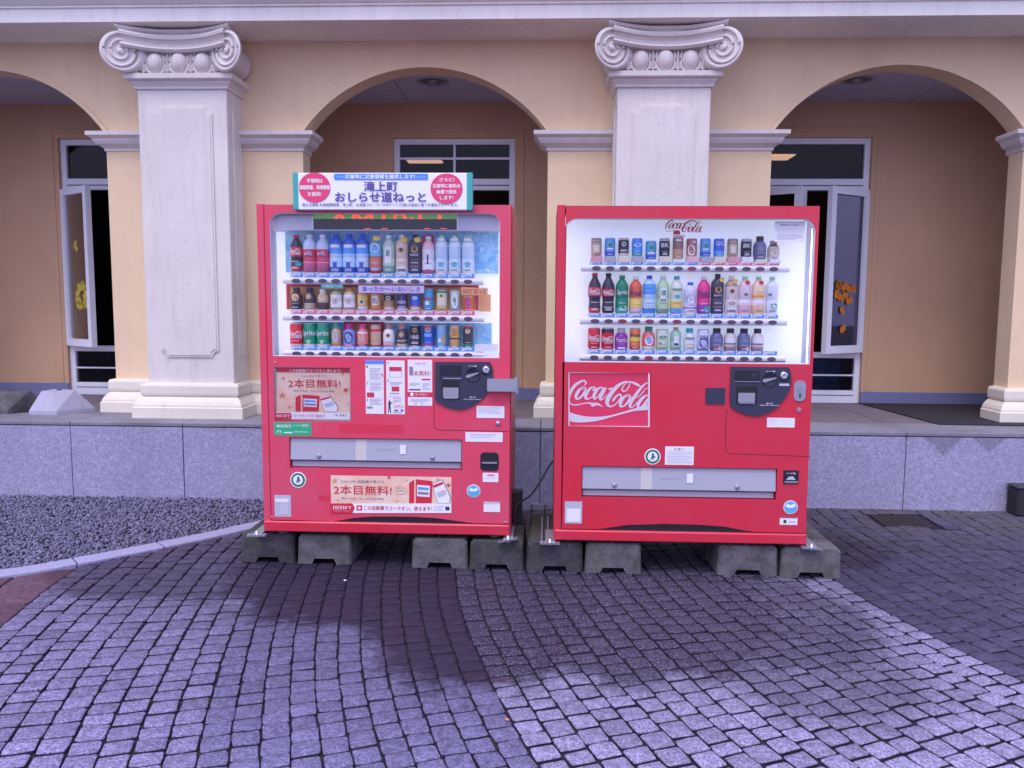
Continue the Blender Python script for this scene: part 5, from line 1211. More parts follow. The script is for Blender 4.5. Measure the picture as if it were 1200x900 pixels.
# pink card behind the eleventh bottle
backing(ML, 'backing_card', XL1[10]-7.5, 275.5, XL1[10]+7, 320.5, 'pink', 0.150)
def can(top, bot, w, body, bands, emb, words, kind='can', cap=None): return (kind, top, bot, w, body, cap or body, bands, emb, words)
def label_latin(t, c=WHT): return ('text', t, 0.42, 0.60, 0.8, c)
r2 = [can(337, 362.3, 12.5, BRN, [(0, 0.3, DK)], [('disc', 0.55, 0.6, CRM, GOLD)], 'dark brown coffee bottle can', 'small', DK),
 can(337, 362.3, 12.5, (0.05, 0.04, 0.07), [(0.0, 0.28, TAN)], [('disc', 0.60, 0.5, GOLD, TAN)], 'black coffee bottle can', 'small', DK),
 can(338.5, 362.5, 12, TAN, [(0, 0.35, BRN)], [('disc', 0.62, 0.55, CRM, TAN)], 'tan coffee bottle can', 'small', CRM),
 can(337.5, 362.5, 13, (0.62, 0.5, 0.28), [(0.12, 0.70, WHT)], [('text', '綾', 0.3, 0.55, 0.4, TAN)], 'white labelled tea bottle', 'pet', ORG),
 can(337.5, 362.5, 13, (0.62, 0.5, 0.28), [(0.12, 0.70, WHT)], [('text', '綾', 0.3, 0.55, 0.4, TAN)], 'white labelled tea bottle', 'pet', ORG),
 can(343.5, 362.8, 11.5, (0.75, 0.42, 0.18), [(0, 0.2, WHT), (0.6, 0.9, YEL)], [('disc', 0.5, 0.55, CRM, GRN)], 'orange and yellow soup can'),
 can(343.5, 362.8, 11, (0.78, 0.42, 0.16), [(0, 0.3, ORG)], [('rect', 0.30, 0.85, 0.5, WHT), ('text', 'おでん', 0.4, 0.75, 0.4, NVY)], 'orange corn soup can'),
 can(343.5, 363, 11.5, (0.45, 0.25, 0.14), [(0, 0.2, CRM), (0.6, 0.95, DK)], [('disc', 0.75, 0.4, CRM, BRN)], 'brown striped coffee can'),
 can(343.5, 363, 11.5, NVY, [(0, 0.14, WHT)], [label_latin('100'), ('rect', 0.2, 0.24, 0.8, WHT)], 'navy black coffee can'),
 can(343, 363, 11.5, BLU, [(0, 0.22, CRM), (0.22, 0.30, RED)], [('ell', 0.75, 0, 0.5, 0.1, WHT)], 'blue coffee can with white emblem'),
 can(337, 362.5, 11, (0.06, 0.42, 0.66), [(0.45, 0.6, (0.3, 0.1, 0.3)), (0.8, 1, (0.1, 0.3, 0.6))], [('ell', 0.35, -0.2, 0.4, 0.1, WHT)], 'turquoise cocoa can'),
 can(338.5, 363, 11.5, CRM, [(0, 0.24, YEL), (0.85, 0.95, GRN)], [('disc', 0.72, 0.45, YEL, GRN)], 'cream corn potage can'),
 can(338.5, 363, 11, (0.42, 0.60, 0.52), [], [('ell', 0.5, 0, 0.6, 0.38, WHT), ('text', '茶', 0.45, 0.6, 0.3, GRN)], 'pale green tea can', 'slim'),
 can(344.5, 363, 10.5, (0.78, 0.10, 0.08), [(0, 0.12, ORG), (0.85, 1, ORG)], [('rect', 0.2, 0.8, 0.35, (0.5, 0.1, 0.3))], 'red and orange drink can', 'slim')]
row(ML, XL2, 1.6, r2, 'middle', 'left', 'warm drink displays in the left machine', LY+DY)
cocacan = can(378.8, 406, 14.5, (0.70, 0.02, 0.05), [(0, 0.12, LPK)], [('logo', 0.36, 0.68, 1.15, WHT)], 'red cola can with white script')
sprite = can(378.8, 406, 14.2, (0.0, 0.30, 0.16), [(0, 0.12, WHT)], [('text', 'Sprite', 0.42, 0.72, 1.1, WHT), ('rect', 0.14, 0.3, 0.25, LGR)], 'green lemon soda can')
r3 = [cocacan, sprite, sprite,
 can(377.5, 406, 11, (0.80, 0.42, 0.20), [(0.72, 1, (0.2, 0.45, 0.35))], [('ell', 0.42, 0, 0.55, 0.22, (0.4, 0.6, 0.85))], 'orange juice bottle with green cap', 'small', (0.15, 0.4, 0.3)),
 can(378.5, 406.2, 13.5, (0.25, 0.32, 0.70), [(0, 0.12, PNK), (0.74, 1, (0.45, 0.06, 0.30))], [('ell', 0.42, 0, 0.7, 0.25, NVY), ('text', 'くう', 0.36, 0.5, 0.5, WHT)], 'blue grape drink pouch bottle', 'small', (0.5, 0.05, 0.3)),
 can(379, 406.2, 12.5, (0.82, 0.25, 0.25), [(0, 0.14, (0.30, 0.08, 0.25)), (0.6, 0.66, WHT)], [('text', 'もも', 0.3, 0.55, 0.5, CRM)], 'pink peach drink bottle', 'small', PNK),
 can(379.5, 406.2, 11.5, (0.66, 0.42, 0.30), [(0, 0.12, RED), (0.7, 0.8, RED)], [('text', 'ゼリー', 0.35, 0.5, 0.6, YEL)], 'brown jelly drink can'),
 can(378.5, 406.4, 13, WHT, [(0, 0.25, LPK), (0.78, 1, TAN)], [('disc', 0.52, 0.36, GOLD, BRN)], 'white latte bottle can', 'small', (0.5, 0.25, 0.2)),
 can(378.5, 406.4, 13, (0.06, 0.05, 0.10), [(0, 0.18, TAN), (0.3, 0.34, TAN)], [('disc', 0.56, 0.42, GOLD, TAN)], 'dark coffee bottle can', 'small', (0.5, 0.25, 0.2)),
 can(379.5, 406.4, 11.6, (0.03, 0.03, 0.05), [(0, 0.1, LPK)], [('disc', 0.78, 0.4, GOLD, BRN), ('text', '100', 0.40, 0.56, 0.75, WHT), ('rect', 0.2, 0.24, 0.7, WHT)], 'black coffee can with gold disc'),
 can(379.5, 406.4, 11.8, BLU, [(0, 0.1, LPK), (0.14, 0.2, RED), (0.9, 1, RED)], [('ell', 0.8, 0, 0.55, 0.1, GOLD), ('rect', 0.5, 0.64, 0.7, LBL)], 'bright blue coffee can'),
 can(379.5, 406.6, 10.8, (0.20, 0.42, 0.70), [(0, 0.12, LBL)], [('ell', 0.35, -0.3, 0.35, 0.1, WHT), ('ell', 0.4, 0.5, 0.3, 0.22, GOLD)], 'steel blue drink can', 'slim'),
 can(379.5, 406.6, 11, (0.66, 0.40, 0.18), [(0.4, 0.46, DK)], [('rect', 0.1, 0.34, 0.6, GOLD), ('rect', 0.55, 0.85, 0.5, (0.5, 0.25, 0.1))], 'golden brown energy drink can', 'slim'),
 can(379.5, 406.6, 10.6, (0.06, 0.05, 0.06), [(0, 0.2, GRN), (0.9, 1, RED)], [('disc', 0.76, 0.5, CRM, GOLD)], 'black and green coffee can')]
row(ML, XL3, 1.8, r3, 'bottom', 'left', 'display cans in the left machine', LY+DY)

# ---- right machine
RYm = 4.40; Y = RYm
rx0, _ = at(651, 430, Y); rx1, _ = at(953.0, 430, Y); rsx, _ = at(658.8, 600, Y)
rx1 = at(962, 241, Y)[0]*0.5+at(945, 636, Y)[0]*0.5
MR = machine('right', Y, 'red vending machine with a white script logo panel under its display window', rx0, rx1, 0.192, 2.022,
    (661.5, 255.6, 949.0, 427), 0.07, (666.3, 436, 761.5, 500.5), (682, 546, 909.5, 586.5),
    [(700, 620.5), (712, 618.5), (738, 615.0), (780, 614.0), (820, 615.0), (848, 617.0), (872, 621.5), (886, 625)], rsx, 0.064)
XR1 = rowx(230, 922, 630, 3.333); XR2 = rowx(224, 917, 630, 3.333); XR3 = rowx(221, 913, 630, 3.333)
shelf(MR, (313.6, 315.8), 3.9, 681, 925.5, XR1, 314.2, (305.5, 310.3), 'tag_blue', (7,), (8, 'tag_pink'))
shelf(MR, (375.6, 378.2), 4.1, 679.8, 922.5, XR2, 376.2, (368, 372.8), 'tag_blue', (2, 4, 6))
shelf(MR, (418.2, 421.4), 4.1, 679.4, 921, XR3, 418.6, (410.0, 415.0), 'tag_blue', (4,))
# header logo and notice card
lg = MB(); lx, lz1 = at(779.5, 257.5, Y+0.168); lxx, lz0 = at(823.5, 272.5, Y+0.168)
script_logo(lg, lx, lxx, lz0, lz1, Y+0.1685, 'logo_red'); lg.build('script_logo', MR.root)
mb = MB(); a0, a1 = at(789, 271, Y+0.168), at(797, 275, Y+0.168); mb.box(a0[0], a1[0], Y+0.1665, Y+0.1695, a1[1], a0[1], 'logo_red'); b0, b1 = at(789, 276, Y+0.168), at(803, 277, Y+0.168); mb.box(b0[0], b1[0], Y+0.1665, Y+0.1695, b1[1], b0[1], 'logo_red'); mb.build('tagline', MR.root)
x0, z1 = at(908.2, 259.2, Y+0.036); x1, z0 = at(942.5, 283.5, Y+0.036)
nc = MB().box(x0, x1, Y+0.036, Y+0.039, z0, z1, 'paper').build('notice_card', MR.root)
mb = MB(); w, h = x1-x0, z1-z0
text(mb, '取扱商品についてのお願い', x0+w*0.18, x0+w*0.8, z1-h*0.22, z1-h*0.15, Y+0.0350, 'ink', 0.01)
for i in range(7): mb.box(x0+w*0.08, x1-w*(0.08 if i % 3 else 0.3), Y+0.0346, Y+0.0356, z1-h*(0.34+i*0.085)-0.0016, z1-h*(0.34+i*0.085), 'sticker_grey' if i < 4 else 'grey_ink')
mb.build('lettering', nc)
# logo panel
pn = MR.rect('logo_panel', 666.5, 436.2, 761.3, 500.3, -0.016, 'panel_red', None, 0.003)
PYY = Y+0.0145
gx = lambda u: 660+u/10.909
def gp(u, w): return at(660+u/10.909, 430+w/10.909, PYY)
X0, Z1 = gp(79, 60); X1, Z0 = gp(1085, 765)
mb = MB(); script_logo(mb, X0, X1, Z0, Z1, PYY, 'white', False, (79, 1085, 60, 765))
# clipped last letter reaching the panel edge, then the wave ribbon
for si, st in enumerate([[(1085, 400, 24), (1058, 460, 40), (1048, 505, 40), (1085, 520, 30)]]):
    pts = smooth_loop([Vector(p) for p in st], 5, False); L = []; Q = []
    for i, p in enumerate(pts):
        t = pts[min(i+1, len(pts)-1)]-pts[max(i-1, 0)]; t = Vector((t.x, t.y)).normalized(); nn = Vector((-t.y, t.x))
        for lst, s in ((L, 1), (Q, -1)):
            q_ = Vector((p.x, p.y))+nn*s*p.z/2; q_.x = min(q_.x, 1085); e0, e1 = gp(q_.x, q_.y); lst.append((e0, PYY-0.0022, e1))
    mb.add(L+Q, [(i, i+1, len(L)+i+1, len(L)+i) for i in range(len(L)-1)], 'white')
mb.build('script_logo', pn)
up = [(79, 575), (160, 605), (280, 630), (420, 638), (540, 628), (640, 610), (760, 576), (870, 543), (950, 518), (1010, 500), (1085, 488)]
lo_ = [(79, 690), (150, 705), (250, 708), (400, 695), (520, 668), (650, 630), (800, 590), (900, 565), (1000, 555), (1085, 550)]
up = [tuple(p) for p in smooth_loop(up, 4, False)]; lo_ = [tuple(p) for p in smooth_loop(lo_, 4, False)]
MB().plate([gp(*p) for p in lo_]+[gp(*p) for p in up[::-1]], [], PYY-0.0026, PYY-0.0023, 'white').build('ribbon', pn)
MB().plate([MR.P(*p) for p in ((666.3, 436), (761.5, 436), (761.5, 500.5), (666.3, 500.5))], [[MR.P(*p) for p in ((667.4, 437), (667.4, 499.2), (759.6, 499.6), (759.6, 437))]], Y+0.003, Y+0.009, 'bar_white').build('panel_frame', MR.root)
MB().plate([MR.P(*p) for p in ((667, 437), (761, 437), (761, 500), (667, 500))], [], Y+0.0010, Y+0.0018, 'machine_glass').build('panel_cover', MR.root)
MR.rect('card_reader', 827, 454.3, 849, 473.5, 0.006, 'dark_navy', None, 0.008, 0.003)
off, sc_ = (820, 425), 8.571
cp, q, R_ = coin_panel(MR, [(310, 40), (890, 45), (908, 90), (917, 150), (915, 200), (890, 290), (840, 370), (770, 450), (690, 500), (600, 530), (540, 535), (450, 515), (370, 480), (310, 440), (300, 420), (300, 300)], off, sc_, 0)
def R2(name, a, b, c, d, pr, m, th=0.002, r=0.0): (u0, v0), (u1, v1) = q((a, b)), q((c, d)); return MR.rect(name, u0, v0, u1, v1, pr, m, cp, th, r)
R2('note_slot', 350, 80, 600, 178, 0.0115, 'black', r=0.003); R2('note_slot', 375, 95, 590, 172, 0.013, 'navy2'); R2('slot_lip', 345, 184, 600, 192, 0.017, 'steel_dull', 0.006); R2('display', 515, 105, 565, 140, 0.0145, 'dark_navy')
R2('return_tray', 365, 235, 570, 410, 0.0118, 'black', r=0.003); R2('return_tray', 382, 300, 545, 395, 0.016, 'steel', 0.005, 0.003); R2('return_tray', 385, 396, 545, 408, 0.0185, 'steel_dull', 0.007)
a = q((700, 165)); dial(MR, cp, a[0], a[1], 9.0, 14); a = q((842, 130)); round_knob(MR, cp, a[0], a[1], 6.2, 4.6)
R2('plate', 795, 208, 892, 232, 0.0125, 'sticker_grey')
a = q((665, 78)); b = q((750, 95)); MR.txt('おつり 返却', a[0], a[1], b[0], b[1], 0.0115, 'white', cp, 0.03)
a = q((665, 398)); b = q((725, 414)); MR.txt('投入口', a[0], a[1], b[0], b[1], 0.0115, 'white', cp, 0.04)
a = q((600, 419)); b = q((788, 432)); MR.txt('1000円札 500円 100円 50円 10円', a[0], a[1], b[0], b[1], 0.0115, 'white', cp, 0.03)
lk = MR.rect('key_plate', 930.5, 446, 943.3, 470, 0.006, 'steel', None, 0.008, 0.025)
MR.disc('key_lock', 937, 455, 3.0, 0.010, 'steel_dull', lk, 0.005); MR.rect('key_slot', 936.2, 461, 938, 466, 0.0075, 'dark_navy', lk, 0.002)
MR.disc('screw_lock', 936, 480, 2.6, 0.005, 'steel', None, 0.006)
seam_line(MR, [(850.3, 505), (850.5, 527), (854, 531.5), (949, 535)]); seam_line(MR, [(851.5, 480), (850.3, 505)])
sheet(MR, 899, 489.5, 931, 501, lines(0.05, 0.4, 0.15, 0.8, 4, 'grey_ink')+lines(0.5, 0.9, 0.15, 0.8, 3, 'sticker_grey'), 0)
recycle_mark(MR, 764.7, 535, 9.6)
s5 = sheet(MR, 779.6, 523, 812.6, 545, lines(0.06, 0.94, 0.28, 0.95, 8, 'grey_ink'), 0); MR.txt('お 願 い', 790, 525, 802, 527.6, 0.003, 'ink', s5, 0.0)
s6 = MR.rect('silver_sticker', 662, 587.5, 681.8, 613.5, 0.0015, 'silver_film', None, 0.0012); MR.rect('print', 664, 596, 680, 611.5, 0.003, 'paper', s6, 0.001)
ct = MR.rect('change_cup', 918.2, 551, 935.2, 567, 0.004, 'navy2', None, 0.006, 0.003)
MR.rect('cup_lip', 919, 563.5, 934.5, 565.5, 0.010, 'steel_dull', ct, 0.006); MR.txt('つり銭', 921, 553.5, 932, 555.5, 0.0055, 'white', ct, 0.02); MR.poly('print', [(921, 562), (924, 558.5), (929, 558), (932, 562)], 0.0055, 'sticker_grey', ct, 0.001)
r_ = MR.disc('round_sticker', 926.4, 594.4, 8.4, 0.0015, 'white', None, 0.0015, 8.2); MR.disc('print', 926.4, 594.4, 7.6, 0.003, 'cyan_sticker', r_, 0.001, 7.3)
MR.poly('print', [(920, 593), (923, 590), (926, 592), (930, 589.8), (933, 592.5), (929, 595), (923, 595)], 0.0045, 'white', r_, 0.001)
s7 = sheet(MR, 914, 605.8, 934.2, 615.2, [(0, 0, 1, 0.14, 'charcoal'), (0.2, 0.35, 0.36, 0.75, 'ink'), (0.5, 0.5, 0.9, 0.7, 'sticker_grey')], 0)
C = can
def cup(body, bands, emb, words): return C(279, 300.2, 11.6, body, bands, emb, words)
rr1 = [cup(TAN, [(0.72, 1, (0.35, 0.25, 0.22)), (0.80, 0.86, TAN)], [('rect', 0.2, 0.6, 0.55, CRM)], 'tan milk coffee can'),
 cup((0.10, 0.36, 0.75), [(0, 0.28, (0.05, 0.15, 0.7))], [('rect', 0.5, 0.7, 0.3, GRN), ('rect', 0.36, 0.44, 0.6, WHT)], 'blue mountain coffee can'),
 cup(DK, [(0.88, 1, TAN), (0, 0.16, CRM)], [('disc', 0.66, 0.4, WHT, DK), ('rect', 0.26, 0.36, 0.7, STEEL)], 'dark coffee can with white ring'),
 cup((0.08, 0.30, 0.85), [(0, 0.2, AQU)], [('ell', 0.62, 0, 0.7, 0.10, WHT)], 'blue coffee can with white band'),
 C(282, 304, 11.6, (0.10, 0.40, 0.65), [(0, 0.3, (0.05, 0.18, 0.7))], [('rect', 0.55, 0.72, 0.4, GRN), ('rect', 0.30, 0.38, 0.7, WHT)], 'blue and green coffee can'),
 cup(DK, [(0.84, 0.94, STEEL)], [('text', 'BK', 0.5, 0.72, 0.7, WHT), ('rect', 0.1, 0.2, 0.4, STEEL)], 'black coffee can, white print'),
 C(277, 303.5, 11.6, (0.30, 0.16, 0.14), [(0, 0.45, (0.62, 0.36, 0.22))], [('rect', 0.8, 0.88, 0.6, WHT)], 'tall brown cocoa can', 'slim'),
 cup((0.42, 0.16, 0.14), [(0, 0.14, TAN)], [('ell', 0.35, -0.2, 0.7, 0.30, CRM), ('ell', 0.80, 0.3, 0.4, 0.08, LPK)], 'maroon and cream coffee can'),
 cup((0.10, 0.36, 0.75), [(0, 0.28, (0.05, 0.15, 0.7))], [('rect', 0.5, 0.7, 0.3, GRN), ('rect', 0.36, 0.44, 0.6, WHT)], 'blue mountain coffee can'),
 cup((0.05, 0.14, 0.72), [(0, 0.3, (0.1, 0.45, 0.85))], [('text', 'GG', 0.62, 0.85, 0.8, WHT)], 'deep blue coffee can'),
 cup(TAN, [(0.72, 1, (0.35, 0.25, 0.22)), (0.80, 0.86, TAN)], [('rect', 0.2, 0.6, 0.55, CRM)], 'tan milk coffee can'),
 cup(DK, [(0.84, 0.94, STEEL)], [('text', 'BK', 0.5, 0.72, 0.7, WHT), ('rect', 0.1, 0.2, 0.4, STEEL)], 'black coffee can, white print'),
 C(276, 303, 14, (0.14, 0.15, 0.32), [(0.8, 1, DK)], [('text', 'GG', 0.35, 0.5, 0.5, STEEL)], 'slate blue coffee bottle', 'small', DK),
 C(281, 303.5, 13, (0.62, 0.52, 0.46), [(0, 0.12, WHT), (0.7, 0.8, BRN)], [('ell', 0.36, 0, 0.6, 0.2, CRM)], 'beige milk coffee bottle', 'small', (0.4, 0.3, 0.28))]
row(MR, XR1, 1.2, rr1, 'top', 'right', 'display cans on the top shelf of the right machine', RYm+DY)
b0_, b1_ = 321, 366.8
rr2 = [('contour', b0_-1, b1_, 14.5, DK, RED, [(0, 0.13, RED), (0.42, 0.64, RED)], [('logo', 0.45, 0.61, 0.92, WHT)], 'red capped cola bottle'),
 ('contour', b0_-1, b1_, 14.5, DK, (0.02, 0.02, 0.03), [(0, 0.14, DK), (0.42, 0.60, RED)], [('logo', 0.44, 0.58, 0.92, WHT), ('rect', 0.14, 0.155, 0.8, WHT)], 'black capped cola bottle'),
 ('pet', 322.5, b1_, 14, (0.0, 0.24, 0.13), GRN, [(0, 0.14, AQU)], [('text', 'Sprite', 0.46, 0.62, 0.85, WHT), ('ell', 0.14, 0.2, 0.6, 0.07, LGR)], 'green lemon soda bottle'),
 ('pet', 323.5, b1_, 14, (0.72, 0.12, 0.06), WHT, [(0, 0.16, LPK), (0.16, 0.42, YEL)], [('text', 'Real', 0.48, 0.62, 0.85, NVY), ('ell', 0.34, 0.1, 0.75, 0.10, YEL)], 'red and yellow apple tea bottle'),
 ('square', 322.5, b1_, 14.5, (0.50, 0.68, 0.92), BLU, [(0, 0.15, (0.05, 0.32, 0.80)), (0.50, 0.78, (0.10, 0.35, 0.85))], [('ell', 0.62, 0, 0.8, 0.05, LBL), ('ell', 0.17, 0, 0.9, 0.04, WHT)], 'blue and white sports bottle'),
 ('pet', 322.5, b1_, 14.2, (0.45, 0.66, 0.40), WHT, [(0, 0.12, (0.3, 0.42, 0.3))], [('rect', 0.34, 0.68, 0.45, WHT), ('text', '綾鷹', 0.48, 0.62, 0.3, GRN), ('ell', 0.36, 0, 0.4, 0.03, NVY)], 'green tea bottle, white label'),
 ('pet', 323, b1_, 14, (0.72, 0.78, 0.66), AQU, [(0, 0.16, LBL), (0.16, 0.34, YEL)], [('text', '爽健美茶', 0.60, 0.68, 0.8, GRN), ('ell', 0.45, 0, 0.4, 0.05, AQU)], 'pale blended tea bottle, turquoise cap'),
 ('square', 330, b1_, 14.6, (0.66, 0.68, 0.85), BLU, [(0, 0.16, WHT), (0.16, 0.2, PUR)], [('disc', 0.45, 0.8, (0.35, 0.38, 0.7), WHT)], 'short white bottle, blue cap'),
 ('pet', 323, b1_, 14.2, (0.78, 0.04, 0.26), WHT, [(0, 0.24, PUR)], [('text', 'Fanta', 0.44, 0.62, 0.8, NVY), ('ell', 0.12, 0.4, 0.45, 0.09, AQU)], 'magenta grape soda bottle'),
 ('square', 320, b1_, 14.2, (0.05, 0.04, 0.09), DK, [(0, 0.1, NVY)], [('disc', 0.60, 0.48, GOLD, BRN), ('text', 'BLACK', 0.44, 0.49, 0.62, WHT), ('rect', 0.17, 0.18, 0.8, GOLD), ('ell', 0.85, 0.55, 0.5, 0.06, YEL)], 'black coffee bottle, gold emblem'),
 ('square', 322.5, b1_, 14, (0.78, 0.70, 0.72), CRM, [(0, 0.16, WHT), (0.72, 0.9, (0.5, 0.3, 0.25))], [('disc', 0.60, 0.42, GOLD, BRN), ('text', 'Latte', 0.05, 0.12, 0.7, BRN), ('ell', 0.86, 0.5, 0.5, 0.06, YEL), ('ell', 0.28, 0, 0.5, 0.05, (0.5, 0.3, 0.25))], 'white latte bottle, gold emblem'),
 ('square', 323, b1_, 14, (0.82, 0.62, 0.72), LGR, [(0, 0.24, LPK), (0.24, 0.40, (0.86, 0.78, 0.84))], [('ell', 0.84, 0.2, 0.4, 0.05, RED), ('ell', 0.52, 0, 0.3, 0.04, GRN)], 'pink peach water bottle'),
 ('square', 323, b1_, 14, (0.86, 0.66, 0.50), LGR, [(0, 0.24, (0.88, 0.58, 0.35)), (0.24, 0.40, (0.86, 0.78, 0.84)), (0.44, 0.50, ORG)], [('ell', 0.84, 0.2, 0.4, 0.05, RED), ('ell', 0.56, 0, 0.4, 0.05, YEL)], 'orange citrus water bottle'),
 ('square', 323, b1_, 13.6, (0.74, 0.78, 0.90), LGR, [], [('ell', 0.22, 0.2, 0.55, 0.07, (0.1, 0.5, 0.2)), ('ell', 0.52, -0.5, 0.3, 0.03, GRN)], 'clear water bottle with leaf')]
row(MR, XR2, 1.4, rr2, 'middle', 'right', 'display bottles on the middle shelf of the right machine', RYm+DY)
c0, c1 = 384, 408.8
rr3 = [C(c0, c1, 13.4, (0.70, 0.02, 0.05), [], [('logo', 0.34, 0.68, 1.15, WHT)], 'plain red cola can'),
 C(c0, c1, 13.6, (0.68, 0.02, 0.05), [(0.78, 0.95, DK)], [('logo', 0.30, 0.64, 1.15, WHT)], 'red cola can with black rim'),
 C(384, c1+0.4, 14, (0.30, 0.03, 0.38), [(0, 0.18, (0.4, 0.05, 0.5))], [('text', 'Fanta', 0.36, 0.56, 0.85, WHT), ('rect', 0.05, 0.12, 0.6, WHT)], 'purple grape soda bottle', 'small', STEEL),
 C(c0, c1+0.2, 11.8, (0.80, 0.22, 0.04), [(0, 0.14, RED), (0.4, 0.6, YEL)], [('text', 'Real', 0.6, 0.78, 0.8, NVY)], 'red orange drink can', 'slim'),
 C(382, c1+0.4, 14, (0.72, 0.14, 0.16), [(0, 0.16, CRM)], [('ell', 0.42, 0, 0.65, 0.22, WHT), ('ell', 0.42, 0, 0.35, 0.12, LBL)], 'red and white juice bottle', 'small', GRN),
 C(385, c1, 14, (0.60, 0.72, 0.55), [(0, 0.2, LGR), (0.7, 0.8, WHT)], [('ell', 0.62, 0, 0.5, 0.08, GRN), ('ell', 0.3, -0.4, 0.2, 0.05, RED)], 'pale green muscat can'),
 C(382.5, c1, 12.5, (0.40, 0.62, 0.48), [(0, 0.14, TEA)], [('rect', 0.28, 0.64, 0.42, WHT), ('ell', 0.26, 0, 0.4, 0.05, NVY)], 'small green tea bottle', 'pet', ORG),
 C(383.5, c1, 13, (0.74, 0.78, 0.84), [(0, 0.14, WHT)], [('text', '爽健美茶', 0.48, 0.60, 0.8, GRN), ('ell', 0.22, 0, 0.7, 0.07, YEL)], 'small pale tea bottle, turquoise cap', 'small', AQU),
 C(384.5, c1+0.2, 13.4, (0.66, 0.68, 0.86), [(0, 0.06, NVY)], [('ell', 0.36, 0, 0.75, 0.24, (0.08, 0.08, 0.45)), ('text', 'SODA', 0.5, 0.72, 0.7, NVY)], 'white and navy soda can'),
 C(383, c1+0.6, 14.2, (0.14, 0.15, 0.32), [(0, 0.18, (0.25, 0.1, 0.15))], [('text', 'GG', 0.42, 0.55, 0.5, STEEL), ('ell', 0.12, 0.5, 0.45, 0.09, LPK)], 'slate blue coffee bottle', 'small', DK),
 C(383, c1+0.6, 13.6, (0.66, 0.60, 0.60), [(0.30, 0.34, BRN), (0, 0.2, (0.45, 0.3, 0.28))], [('rect', 0.36, 0.6, 0.9, WHT)], 'cream milk coffee bottle', 'small', DK),
 C(383, c1+0.6, 14.2, (0.14, 0.15, 0.32), [(0, 0.18, (0.25, 0.1, 0.15))], [('text', 'GG', 0.42, 0.55, 0.5, STEEL), ('ell', 0.12, 0.5, 0.45, 0.09, LPK)], 'slate blue coffee bottle', 'small', DK),
 C(383, c1+0.6, 13.6, (0.66, 0.60, 0.60), [(0.30, 0.34, BRN), (0, 0.2, (0.45, 0.3, 0.28))], [('rect', 0.36, 0.6, 0.9, WHT)], 'cream milk coffee bottle', 'small', DK)]
row(MR, XR3, 2.2, rr3, 'bottom', 'right', 'display drinks on the bottom shelf of the right machine', RYm+DY)

# ------------------------------------------------------------------ feet, brackets, blocks, cable
def bracket(M, x, z, tilt, L=0.11):
    mb = MB(); c, s = math.cos(R(tilt)), math.sin(R(tilt))
    pts = [(-L/2, 0), (L/2, 0), (L/2, 0.010), (-L/2, 0.010)]
    mb.plate([(x+a*c-b*s, z+a*s+b*c) for a, b in pts], [], M.Y-0.045, M.Y-0.010, 'steel')
    mb.plate([(x+a*c-b*s+0.002, z+a*s+b*c+0.010) for a, b in [(-L/4, 0.0), (L/4, 0), (L/4, 0.006), (-L/4, 0.006)]], [], M.Y-0.03, M.Y+0.2, 'steel_dull')
    br = mb.build('anchor_bracket', M.root)
    MB().lathe(x, M.Y-0.028, [(0.010, z-0.010), (0.010, z+0.028), (0.006, z+0.03)], 'steel', 8).build('bolt', br)
for M, xx, zz, tl in ((ML, lx0-0.03, 0.178, 2), (ML, lx1-0.01, 0.178, 12), (MR, rx0-0.02, 0.176, 0), (MR, rx1+0.02, 0.176, -3)): bracket(M, xx, zz, tl)
for M, xx in ((MR, rx0-0.065), (MR, rx0-0.03)): MB().tube([(xx, M.Y-0.03, 0.186), (xx, M.Y+0.5, 0.186)], 0.006, 'steel_dull', 8).build('rail', M.root)
for M in (ML, MR):
    for xx in (M.x0+0.09, M.x1-0.09):
        for yy in (0.08, 0.6): MB().lathe(xx, M.Y+yy, [(0.03, 0.172), (0.03, 0.182), (0.012, 0.183), (0.012, M.zb+0.002)], 'steel_dull', 12).build('foot', M.root)
BH = 0.172
LAB = [('outermost left', 'leftmost dark mossy concrete block under the left machine, beside the kerb'), ('', 'grey concrete block second from left under the left machine'),
 ('', 'grey concrete block third from left, right of the gap under the left machine'), ('', 'dark concrete block under the right corner of the left machine'),
 ('', 'dark concrete block under the left corner of the logo-panel machine'), ('', 'pale concrete block second from left under the logo-panel machine'),
 ('', 'grey concrete block third from left under the logo-panel machine'), ('', 'rightmost concrete block, with a bracket, under the logo-panel machine')]
BX = [(-1.742, -1.430, 4.48), (-1.412, -1.10, 4.47), (-0.748, -0.427, 4.44), (-0.419, -0.112, 4.43), (-0.096, 0.222, 4.42), (0.229, 0.545, 4.41), (0.965, 1.298, 4.42), (1.308, 1.636, 4.40)]
